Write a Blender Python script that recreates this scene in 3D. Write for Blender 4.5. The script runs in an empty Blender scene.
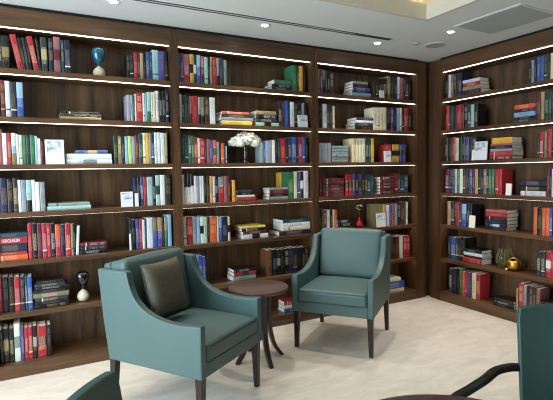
import bpy, bmesh, math, random
from mathutils import Vector, Matrix, Euler, noise
random.seed(7)
PI = math.pi
sc = bpy.context.scene
COL = sc.collection

# ------------------------------------------------------------------ helpers
def lin(h):
    h = h.lstrip('#'); c = [int(h[i:i+2], 16)/255 for i in (0, 2, 4)]
    return tuple(x/12.92 if x <= .04045 else ((x+.055)/1.055)**2.4 for x in c)
def link(o, parent=None):
    COL.objects.link(o)
    if parent: o.parent = parent
    return o
def tag(o, label=None, cat=None, group=None, kind=None):
    if label: o['label'] = label
    if cat: o['category'] = cat
    if group: o['group'] = group
    if kind: o['kind'] = kind
    return o
def empty(name, loc, rz=0, **k):
    o = bpy.data.objects.new(name, None); o.empty_display_size = .1
    o.location = loc; o.rotation_euler = (0, 0, rz); link(o)
    return tag(o, **k)
def mesh_obj(name, bm, mat, parent=None, smooth=None, bevel=0, seg=2, subsurf=0):
    me = bpy.data.meshes.new(name); bmesh.ops.recalc_face_normals(bm, faces=bm.faces[:])
    bm.to_mesh(me); bm.free()
    for m in (mat if isinstance(mat, (list, tuple)) else [mat]): me.materials.append(m)
    if smooth is not None:
        me.polygons.foreach_set('use_smooth', [True]*len(me.polygons))
        if smooth < 180: me.set_sharp_from_angle(angle=math.radians(smooth))
    o = bpy.data.objects.new(name, me); link(o, parent)
    if bevel:
        b = o.modifiers.new('bevel', 'BEVEL'); b.width = bevel; b.segments = seg; b.limit_method = 'ANGLE'; b.angle_limit = math.radians(35)
    if subsurf:
        b = o.modifiers.new('sub', 'SUBSURF'); b.levels = b.render_levels = subsurf
    return o
def add_box(bm, x0, x1, y0, y1, z0, z1, mi=0):
    v = [bm.verts.new(p) for p in ((x0,y0,z0),(x1,y0,z0),(x1,y1,z0),(x0,y1,z0),(x0,y0,z1),(x1,y0,z1),(x1,y1,z1),(x0,y1,z1))]
    for f in ((0,3,2,1),(4,5,6,7),(0,1,5,4),(1,2,6,5),(2,3,7,6),(3,0,4,7)):
        bm.faces.new([v[i] for i in f]).material_index = mi
def box(name, dims, mat, parent=None, bevel=0, **k):
    bm = bmesh.new(); add_box(bm, *dims); return mesh_obj(name, bm, mat, parent, bevel=bevel, **k)
def add_prism(bm, pts, x0, x1, axis=0):
    """extrude closed outline pts (a,b) between x0 and x1 along an axis"""
    def P(a, b, t): return {0:(t,a,b), 1:(a,t,b), 2:(a,b,t)}[axis]
    A = [bm.verts.new(P(a,b,x0)) for a,b in pts]; B = [bm.verts.new(P(a,b,x1)) for a,b in pts]
    n = len(pts)
    bm.faces.new(A[::-1]); bm.faces.new(B)
    for i in range(n): bm.faces.new((A[i],A[(i+1)%n],B[(i+1)%n],B[i]))
def add_lathe(bm, prof, seg=32, mat=Matrix()):
    rings = []
    for r, z in prof:
        if r < 1e-5: rings.append([bm.verts.new(mat @ Vector((0,0,z)))])
        else: rings.append([bm.verts.new(mat @ Vector((r*math.cos(2*PI*i/seg), r*math.sin(2*PI*i/seg), z))) for i in range(seg)])
    for a, b in zip(rings, rings[1:]):
        for i in range(seg):
            j = (i+1) % seg
            if len(a) == 1 and len(b) == 1: continue
            if len(a) == 1: bm.faces.new((a[0], b[j], b[i]))
            elif len(b) == 1: bm.faces.new((a[i], a[j], b[0]))
            else: bm.faces.new((a[i], a[j], b[j], b[i]))
def spline(pts, n=8):
    """Catmull-Rom through pts"""
    P = [Vector(p) for p in pts]; P = [P[0]*2-P[1]] + P + [P[-1]*2-P[-2]]; out = []
    for i in range(1, len(P)-2):
        for k in range(n):
            t = k/n; a, b, c, d = P[i-1], P[i], P[i+1], P[i+2]
            out.append(.5*((2*b)+(c-a)*t+(2*a-5*b+4*c-d)*t*t+(3*b-a-3*c+d)*t**3))
    out.append(P[-2]); return out
def add_tube(bm, path, rad, seg=10, flat=1.0):
    path = [Vector(p) for p in path]; n = len(path); rings = []; up = Vector((0,0,1)); prev = None
    for i, p in enumerate(path):
        t = (path[min(i+1,n-1)] - path[max(i-1,0)]).normalized()
        if prev is None:
            a = t.cross(up);  a = t.cross(Vector((1,0,0))) if a.length < .05 else a
            a.normalize()
        else: a = (prev - t*prev.dot(t)).normalized()
        prev = a; b = t.cross(a)
        r = rad[i] if isinstance(rad, (list, tuple)) else rad
        rings.append([bm.verts.new(p + a*r*math.cos(2*PI*k/seg) + b*r*flat*math.sin(2*PI*k/seg)) for k in range(seg)])
    for a, b in zip(rings, rings[1:]):
        for k in range(seg): bm.faces.new((a[k], a[(k+1)%seg], b[(k+1)%seg], b[k]))
    bm.faces.new(rings[0][::-1]); bm.faces.new(rings[-1])
def add_soft(bm, cx, cy, cz, sx, sy, sz, r, crown=0, n=14, mat=Matrix(), fcrown=0):
    """a soft cushion block: rounded edges and crowned faces"""
    start = len(bm.verts); hx, hy, hz = sx/2, sy/2, sz/2
    vs = {}
    def V(i, j, k):
        key = (i,j,k)
        if key in vs: return vs[key]
        def warp(t, h):  # denser near the rounded edge
            return max(-h, min(h, t*h))
        p = Vector((warp(g[i], hx), warp(g[j], hy), warp(g[k], hz)))
        q = Vector((max(-hx+r, min(hx-r, p.x)), max(-hy+r, min(hy-r, p.y)), max(-hz+r, min(hz-r, p.z))))
        d = p-q
        p2 = q + (d.normalized()*r if d.length > 1e-9 else d)
        fx, fy, fz = 1-(p.x/hx)**2, 1-(p.y/hy)**2, 1-(p.z/hz)**2
        p2.z += (1 if p.z > 0 else -.3)*crown*fx*fy*abs(p.z/hz)
        p2.y += (1 if p.y > 0 else -1)*fcrown*fx*fz*abs(p.y/hy)
        v = bm.verts.new(mat @ (p2+Vector((cx,cy,cz)))); vs[key] = v; return v
    g = [-1, -.97, -.93, -.87, -.78]
    g = g + [-.6+1.2*i/(n-1) for i in range(n)] + [-x for x in reversed(g)]
    N = len(g)-1
    for a in range(N):
        for b in range(N):
            for s in (0, N):
                bm.faces.new((V(a,b,s),V(a+1,b,s),V(a+1,b+1,s),V(a,b+1,s)))
                bm.faces.new((V(a,s,b),V(a+1,s,b),V(a+1,s,b+1),V(a,s,b+1)))
                bm.faces.new((V(s,a,b),V(s,a+1,b),V(s,a+1,b+1),V(s,a,b+1)))
def copy_tree(o, parent=None):
    c = o.copy(); COL.objects.link(c); c.parent = parent
    if parent: c.matrix_parent_inverse = o.matrix_parent_inverse
    for ch in [x for x in CHILD.get(o.name, [])]: copy_tree(ch, c)
    return c
CHILD = {}
def index_children():
    CHILD.clear()
    for o in bpy.data.objects:
        if o.parent: CHILD.setdefault(o.parent.name, []).append(o)

# ------------------------------------------------------------------ materials
def new_mat(name):
    m = bpy.data.materials.new(name); m.use_nodes = True
    nt = m.node_tree; return m, nt, nt.nodes['Principled BSDF']
def N(nt, t, **k):
    n = nt.nodes.new(t)
    for a, b in k.items(): setattr(n, a, b)
    return n
def plain(name, col, rough=.5, metal=0, noise_amt=0, scale=40, bump=0, bscale=300, **k):
    m, nt, b = new_mat(name); c = lin(col) if isinstance(col, str) else col
    b.inputs['Base Color'].default_value = (*c, 1); b.inputs['Roughness'].default_value = rough; b.inputs['Metallic'].default_value = metal
    for a, v in k.items(): b.inputs[a].default_value = v
    tc = N(nt, 'ShaderNodeTexCoord')
    if noise_amt:
        n = N(nt, 'ShaderNodeTexNoise'); n.inputs['Scale'].default_value = scale; n.inputs['Detail'].default_value = 4
        r = N(nt, 'ShaderNodeMapRange'); r.inputs[3].default_value = 1-noise_amt; r.inputs[4].default_value = 1+noise_amt
        mx = N(nt, 'ShaderNodeMix', data_type='RGBA', blend_type='MULTIPLY'); mx.inputs[0].default_value = 1; mx.inputs[6].default_value = (*c, 1)
        nt.links.new(tc.outputs['Object'], n.inputs['Vector']); nt.links.new(n.outputs[0], r.inputs[0]); nt.links.new(r.outputs[0], mx.inputs[7]); nt.links.new(mx.outputs[2], b.inputs['Base Color'])
    if bump:
        n = N(nt, 'ShaderNodeTexNoise'); n.inputs['Scale'].default_value = bscale; n.inputs['Detail'].default_value = 3
        bp = N(nt, 'ShaderNodeBump'); bp.inputs['Strength'].default_value = bump; bp.inputs['Distance'].default_value = .002
        nt.links.new(tc.outputs['Object'], n.inputs['Vector']); nt.links.new(n.outputs[0], bp.inputs['Height']); nt.links.new(bp.outputs[0], b.inputs['Normal'])
    return m
def wood(name, dark, light, axis='z', rough=.38, fine=1):
    m, nt, b = new_mat(name)
    tc = N(nt, 'ShaderNodeTexCoord'); oi = N(nt, 'ShaderNodeObjectInfo'); add = N(nt, 'ShaderNodeVectorMath', operation='ADD')
    nt.links.new(tc.outputs['Object'], add.inputs[0]); nt.links.new(oi.outputs['Location'], add.inputs[1])
    mp = N(nt, 'ShaderNodeMapping'); s = {'z': (1,1,.06), 'x': (.06,1,1), 'y': (1,.06,1)}[axis]; mp.inputs['Scale'].default_value = s
    nt.links.new(add.outputs[0], mp.inputs['Vector'])
    n1 = N(nt, 'ShaderNodeTexNoise'); n1.inputs['Scale'].default_value = 9*fine; n1.inputs['Detail'].default_value = 5; n1.inputs['Distortion'].default_value = .6
    n2 = N(nt, 'ShaderNodeTexNoise'); n2.inputs['Scale'].default_value = 70*fine; n2.inputs['Detail'].default_value = 3
    nt.links.new(mp.outputs[0], n1.inputs['Vector']); nt.links.new(mp.outputs[0], n2.inputs['Vector'])
    ma = N(nt, 'ShaderNodeMath', operation='MULTIPLY_ADD'); ma.inputs[1].default_value = .35; nt.links.new(n2.outputs[0], ma.inputs[0])
    mb = N(nt, 'ShaderNodeMath', operation='MULTIPLY'); mb.inputs[1].default_value = .75; nt.links.new(n1.outputs[0], mb.inputs[0]); nt.links.new(mb.outputs[0], ma.inputs[2])
    cr = N(nt, 'ShaderNodeValToRGB'); e = cr.color_ramp.elements
    e[0].position = .38; e[0].color = (*lin(dark), 1); e[1].position = .72; e[1].color = (*lin(light), 1)
    nt.links.new(ma.outputs[0], cr.inputs[0]); nt.links.new(cr.outputs[0], b.inputs['Base Color'])
    b.inputs['Roughness'].default_value = rough
    return m
def emit(name, col, s):
    m, nt, b = new_mat(name); b.inputs['Base Color'].default_value = (.8,.8,.8,1)
    b.inputs['Emission Color'].default_value = (*col, 1); b.inputs['Emission Strength'].default_value = s; return m
def glass(name, col, rough=.02, alpha=.35, trans=None):
    m, nt, b = new_mat(name); b.inputs['Base Color'].default_value = (*lin(col), 1); b.inputs['Roughness'].default_value = rough
    b.inputs['Transmission Weight'].default_value = 1 if trans is None else trans; b.inputs['IOR'].default_value = 1.45; return m

WALNUT_V = wood('walnut_upright_grain', '#2a1b12', '#62432a', 'z', rough=.36)
WALNUT_H = wood('walnut_level_grain', '#2f2014', '#6e4d31', 'x', rough=.36)
WALNUT_BACK = wood('walnut_back_grain', '#22170e', '#6a4d30', 'z', rough=.42, fine=1.5)
DARKWOOD = wood('dark_stained_wood', '#1c1411', '#2e211b', 'z', rough=.3)
TABLEWOOD = wood('brown_stained_wood', '#4a3731', '#5f4840', 'x', rough=.33)
TEAL = plain('teal_upholstery', '#47605f', rough=.5, noise_amt=.05, scale=6, bump=.12, bscale=420)
TEAL_PIPE = plain('teal_piping', '#3c5250', rough=.5)
LEATHER = plain('brown_leather', '#4f4a3e', rough=.55, noise_amt=.5, scale=34, bump=.35, bscale=120)
STITCH = plain('dark_seam', '#3b3029', rough=.6)
BLACKMETAL = plain('black_lacquered_metal', '#131414', rough=.3, metal=.3)
PAINT = plain('grey_white_ceiling_paint', '#e0e4e2', rough=.85)
CREAM = plain('cream_paint', '#d0cabb', rough=.8)
WALLPAINT = plain('warm_grey_wall_paint', '#b9b4aa', rough=.85)
GAP = plain('dark_shadow_gap', '#15120f', rough=.8)
LED = emit('led_diffuser', (1, .88, .75), 5.5)
COVE = emit('warm_cove_led', (1, .83, .56), 9)
LAMP = emit('downlight_glow', (1, .96, .9), 30)
WHITE = plain('white_trim_paint', '#dcdcda', rough=.4)
SLOT = plain('dark_slot', '#2c302f', rough=.6)
GRILLE = plain('grey_panel_paint', '#b2b9b7', rough=.7)
SPEAKER = plain('grey_mesh', '#a9aca8', rough=.8)

def carpet_mat():
    m, nt, b = new_mat('pale_carpet'); tc = N(nt, 'ShaderNodeTexCoord')
    n1 = N(nt, 'ShaderNodeTexNoise'); n1.inputs['Scale'].default_value = 6; n1.inputs['Detail'].default_value = 8; n1.inputs['Roughness'].default_value = .62; n1.inputs['Distortion'].default_value = .8
    n2 = N(nt, 'ShaderNodeTexNoise'); n2.inputs['Scale'].default_value = 500; n2.inputs['Detail'].default_value = 2
    mp = N(nt, 'ShaderNodeMapping'); mp.inputs['Rotation'].default_value = (0,0,.6); mp.inputs['Scale'].default_value = (.7,1.6,1)
    nt.links.new(tc.outputs['Object'], mp.inputs[0]); nt.links.new(mp.outputs[0], n1.inputs['Vector']); nt.links.new(tc.outputs['Object'], n2.inputs['Vector'])
    cr = N(nt, 'ShaderNodeValToRGB'); e = cr.color_ramp.elements
    e[0].position = .3; e[0].color = (*lin('#c4bbad'), 1); e[1].position = .66; e[1].color = (*lin('#d9d0c3'), 1)
    nt.links.new(n1.outputs[0], cr.inputs[0]); nt.links.new(cr.outputs[0], b.inputs['Base Color']); b.inputs['Roughness'].default_value = .95
    b.inputs['Sheen Weight'].default_value = .15
    bp = N(nt, 'ShaderNodeBump'); bp.inputs['Strength'].default_value = .5; bp.inputs['Distance'].default_value = .004
    nt.links.new(n2.outputs[0], bp.inputs['Height']); nt.links.new(bp.outputs[0], b.inputs['Normal'])
    return m
CARPET = carpet_mat()

def cover_mat():
    m, nt, b = new_mat('book_cloth_and_paper_cover')
    a = N(nt, 'ShaderNodeAttribute', attribute_name='tint'); i = N(nt, 'ShaderNodeAttribute', attribute_name='ink'); uv = N(nt, 'ShaderNodeUVMap')
    mp = N(nt, 'ShaderNodeMapping'); mp.inputs['Scale'].default_value = (190, 240, 1)
    n = N(nt, 'ShaderNodeTexNoise'); n.inputs['Scale'].default_value = 1; n.inputs['Detail'].default_value = 1
    nt.links.new(uv.outputs[0], mp.inputs[0]); nt.links.new(mp.outputs[0], n.inputs['Vector'])
    g = N(nt, 'ShaderNodeMath', operation='GREATER_THAN'); g.inputs[1].default_value = .52; nt.links.new(n.outputs[0], g.inputs[0])
    mu = N(nt, 'ShaderNodeMath', operation='MULTIPLY'); nt.links.new(g.outputs[0], mu.inputs[0]); nt.links.new(i.outputs['Alpha'], mu.inputs[1])
    mx = N(nt, 'ShaderNodeMix', data_type='RGBA'); nt.links.new(mu.outputs[0], mx.inputs[0]); nt.links.new(a.outputs['Color'], mx.inputs[6]); nt.links.new(i.outputs['Color'], mx.inputs[7])
    nt.links.new(mx.outputs[2], b.inputs['Base Color']); b.inputs['Roughness'].default_value = .42
    return m
COVER = cover_mat()
PAGES = plain('paper_page_edges', '#e9e5da', rough=.85, noise_amt=.1, scale=200)
CARDW = plain('white_card', '#d9dee2', rough=.5)
def picture_mat():
    m, nt, b = new_mat('faint_blue_picture'); tc = N(nt, 'ShaderNodeTexCoord')
    n = N(nt, 'ShaderNodeTexNoise'); n.inputs['Scale'].default_value = 22; n.inputs['Detail'].default_value = 3
    nt.links.new(tc.outputs['Object'], n.inputs['Vector'])
    cr = N(nt, 'ShaderNodeValToRGB'); e = cr.color_ramp.elements; e[0].position = .4; e[0].color = (*lin('#7f98ab'), 1); e[1].position = .58; e[1].color = (*lin('#d3dae0'), 1)
    nt.links.new(n.outputs[0], cr.inputs[0]); nt.links.new(cr.outputs[0], b.inputs['Base Color']); b.inputs['Roughness'].default_value = .5
    return m
PICTURE = picture_mat()

# ------------------------------------------------------------------ room
H = 2.86
XL, YF, XB, YB = -6.4, -6.6, .34, .34
def struct(name, bm, mat, **k): return tag(mesh_obj(name, bm, mat, **k), kind='structure')
bm = bmesh.new(); add_box(bm, XL-.1, XB+.1, YF-.1, YB+.1, -.1, 0); struct('floor', bm, CARPET)
bm = bmesh.new(); add_box(bm, XL-.1, XB+.1, YB, YB+.1, 0, 3.3); struct('wall_back', bm, WALLPAINT)
bm = bmesh.new(); add_box(bm, XB, XB+.1, YF-.1, YB, 0, 3.3); struct('wall_right', bm, WALLPAINT)
bm = bmesh.new(); add_box(bm, XL-.1, XB, YF-.1, YF, 0, 3.3); struct('wall_front', bm, WALLPAINT)
WY0, WY1, WZ0, WZ1 = -3.7, -.7, .45, 2.5
bm = bmesh.new()
for d in ((YF, WY0, 0, 3.3), (WY1, YB, 0, 3.3), (WY0, WY1, 0, WZ0), (WY0, WY1, WZ1, 3.3)): add_box(bm, XL-.1, XL, d[0], d[1], d[2], d[3])
struct('wall_left', bm, WALLPAINT)
wf = struct('window_1', (lambda b: (add_box(b, XL-.1, XL+.02, WY0, WY0+.06, WZ0, WZ1), add_box(b, XL-.1, XL+.02, WY1-.06, WY1, WZ0, WZ1), add_box(b, XL-.1, XL+.02, WY0+.06, WY1-.06, WZ0, WZ0+.06),
     add_box(b, XL-.1, XL+.02, WY0+.06, WY1-.06, WZ1-.06, WZ1), add_box(b, XL-.08, XL, -2.23, -2.17, WZ0+.06, WZ1-.06), b)[-1])(bmesh.new()), WHITE)
# ceiling with the recessed tray and its warm cove
TX0, TX1, TY0, TY1 = -5.2, -1.2, -5.5, -1.1
def ring(bm, x0, x1, y0, y1, X0, X1, Y0, Y1, z0, z1):
    add_box(bm, X0, x0, Y0, Y1, z0, z1); add_box(bm, x1, X1, Y0, Y1, z0, z1)
    add_box(bm, x0, x1, Y0, y0, z0, z1); add_box(bm, x0, x1, y1, Y1, z0, z1)
bm = bmesh.new(); ring(bm, TX0-.03, TX1+.03, TY0-.03, TY1+.03, XL-.1, XB+.1, YF-.1, YB+.1, H, H+.03)
struct('ceiling', bm, PAINT)
bm = bmesh.new(); ring(bm, TX0, TX1, TY0, TY1, TX0-.03, TX1+.03, TY0-.03, TY1+.03, H-.004, H+.125); struct('trim_1', bm, CREAM)
O = .2
bm = bmesh.new(); ring(bm, TX0-O, TX1+O, TY0-O, TY1+O, TX0-O-.03, TX1+O+.03, TY0-O-.03, TY1+O+.03, H+.03, 3.17); add_box(bm, TX0-O-.03, TX1+O+.03, TY0-O-.03, TY1+O+.03, 3.17, 3.2)
struct('trim_2', bm, CREAM)
cv = tag(mesh_obj('cove_light', (lambda b: (ring(b, TX0-.09, TX1+.09, TY0-.09, TY1+.09, TX0-.12, TX1+.12, TY0-.12, TY1+.12, H+.031, H+.05), b)[-1])(bmesh.new()), COVE),
    'warm strip light hidden behind the lip of the recessed ceiling tray', 'light strip')
# recessed slot diffuser, downlights, grille panel, speaker, detector
sd = empty('slot_diffuser', (-2.5, -.5, H), label='long dark double slot air diffuser in the grey ceiling', cat='air vent')
bm = bmesh.new(); add_box(bm, -1.9, 1.46, -.035, .035, -.003, 0); mesh_obj('frame', bm, PAINT, sd)
for y in (-.02, .02): box('slot', (-1.88, 1.44, y-.011, y+.011, -.004, -.0028), SLOT, sd)
bm = bmesh.new(); add_box(bm, 1.0, 1.44, -.006, .006, -.0052, -.0042); mesh_obj('damper', bm, SLOT, sd)
LIGHTS = [(-3.661,-.371,'above left bookcase bay, leftmost'), (-2.384,-.36,'above middle bookcase bay'), (-1.093,-.345,'above third bookcase bay'), (-.713,-.943,'beside the square ceiling panel'),
          (-.713,-2.3,None), (-.713,-3.7,None), (-5.8,-1.5,None), (-5.8,-3.2,None), (-4.95,-.371,None)]
bm = bmesh.new(); add_lathe(bm, [(.03,-.002),(.034,-.006),(.045,-.006),(.047,0)], 28); rim_me = mesh_obj('rim', bm, WHITE, None, smooth=40).data
bm = bmesh.new(); add_lathe(bm, [(0,-.003),(.031,-.003)], 28); glow_me = mesh_obj('bulb', bm, LAMP, None).data
for o in [x for x in bpy.data.objects if x.name in ('rim', 'bulb')]: bpy.data.objects.remove(o)
for i, (x, y, lb) in enumerate(LIGHTS):
    r = empty('downlight', (x, y, H), label='small round recessed downlight ' + (lb or 'beyond the camera side of the ceiling tray'), cat='ceiling light', group='recessed downlights' if lb else 'unseen recessed downlights')
    a = bpy.data.objects.new('rim', rim_me); link(a, r); b = bpy.data.objects.new('bulb', glow_me); link(b, r)
    L = bpy.data.lights.new('downlight_beam', 'SPOT'); L.energy = 74; L.spot_size = math.radians(84); L.spot_blend = .9; L.color = (1,.93,.84); L.shadow_soft_size = .03
    lo = bpy.data.objects.new('downlight_beam', L); link(lo, r); lo.location = (0,0,-.02)
hp = empty('ceiling_panel', (-.555, -1.38, H), math.radians(1.5), label='square grey flush access panel in the ceiling over the right-wall bookcase', cat='ceiling panel')
box('frame', (-.27, .27, -.32, .32, -.006, 0), PAINT, hp, bevel=.002); box('face', (-.25, .25, -.3, .3, -.008, -.005), GRILLE, hp)
sp = empty('ceiling_speaker', (-.482, -.542, H), label='round grey speaker grille flush in the ceiling near the corner', cat='speaker')
bm = bmesh.new(); add_lathe(bm, [(.11,0),(.11,-.004),(.1,-.006)], 36); mesh_obj('rim', bm, PAINT, sp); bm = bmesh.new(); add_lathe(bm, [(0,-.0055),(.1,-.0055)], 36); mesh_obj('mesh_cover', bm, SPEAKER, sp)
dt = tag(mesh_obj('smoke_detector', (lambda b: (add_lathe(b, [(.035,0),(.034,-.012),(.02,-.018),(0,-.018)], 24), b)[-1])(bmesh.new()), SPEAKER, smooth=40),
    'tiny round sensor on the ceiling beside the speaker grille', 'sensor'); dt.location = (-.721, -.513, H)

# ------------------------------------------------------------------ bookcases
UNDER = [2.6913, 2.3424, 1.9801, 1.6191, 1.2513, .8755, .4716]
TH = .038; W = 1.396; DP = .3
FLOORZ = [u+TH for u in UNDER[1:]] + [.1079]
def make_bookcase():
    r = empty('bookcase', (0,0,0))
    s = .0378
    for a, b in ((-s, 0), (W, W+s)): box('side_panel', (a+.0004, b-.0004, 0, DP+.03, 0, 2.83), WALNUT_V, r)
    box('back_panel', (0.0005, W-.0005, DP, DP+.018, .05, 2.8), WALNUT_BACK, r)
    box('header_panel', (.0005, W-.0005, 0, .03, UNDER[0], 2.83), WALNUT_H, r)
    top = box('top_panel', (.0005, W-.0005, .03, DP, UNDER[0], UNDER[0]+.03), WALNUT_H, r)
    def led(z, par):
        l = box('led_strip', (.002, W-.002, .026, .048, z-.0025, z), LED, par)
    led(UNDER[0], top)
    for z in UNDER[1:]:
        sh = box('shelf', (.0005, W-.0005, .0, DP-.0005, z, z+TH), WALNUT_H, r, bevel=.0015, seg=1); led(z, sh)
    box('plinth', (.0005, W-.0005, 0, .03, 0, .1079), WALNUT_H, r)
    box('bottom_panel', (.0005, W-.0005, .03, DP-.0005, .08, .1079), WALNUT_H, r)
    box('shadow_gap', (-s+.001, W+s-.001, .02, .05, 2.83, H-.001), GAP, r)
    return r
BAYS = [(-4.5375, 0, 'left bay of the walnut bookcase wall with its glowing shelf lights'),
        (-3.0655, 0, 'middle walnut bookcase bay, with white flowers on its third shelf'),
        (-1.5915, 0, 'third walnut bookcase bay, behind the smaller teal armchair and next to the corner'),
        (.194, 1, 'walnut bookcase bay on the right wall holding the gold pot')]
bc = make_bookcase(); index_children()
for i, (u, wl, lb) in enumerate(BAYS):
    o = bc if i == 0 else copy_tree(bc)
    o.location = (u,0,0) if wl == 0 else (0,-u,0); o.rotation_euler = (0,0,-PI/2 if wl else 0)
    tag(o, lb, 'bookcase', 'fitted walnut bookcases')
# diagonal-shadowed corner post between the two walls
bm = bmesh.new(); add_prism(bm, [(-.157,.0),(-.04,0),(-.04,.035),(.035,.035),(.035,-.04),(0,-.04),(0,-.155),(.33,-.155),(.33,.33),(-.157,.33)], 0, 2.83, axis=2); struct('trim_3', bm, WALNUT_V)
bm = bmesh.new(); add_box(bm, XL, -4.579, 0, .33, 0, 2.83); struct('trim_4', bm, WALNUT_V)
bm = bmesh.new(); add_box(bm, 0, .33, YF, -1.632, 0, 2.83); struct('trim_5', bm, WALNUT_V)

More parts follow.
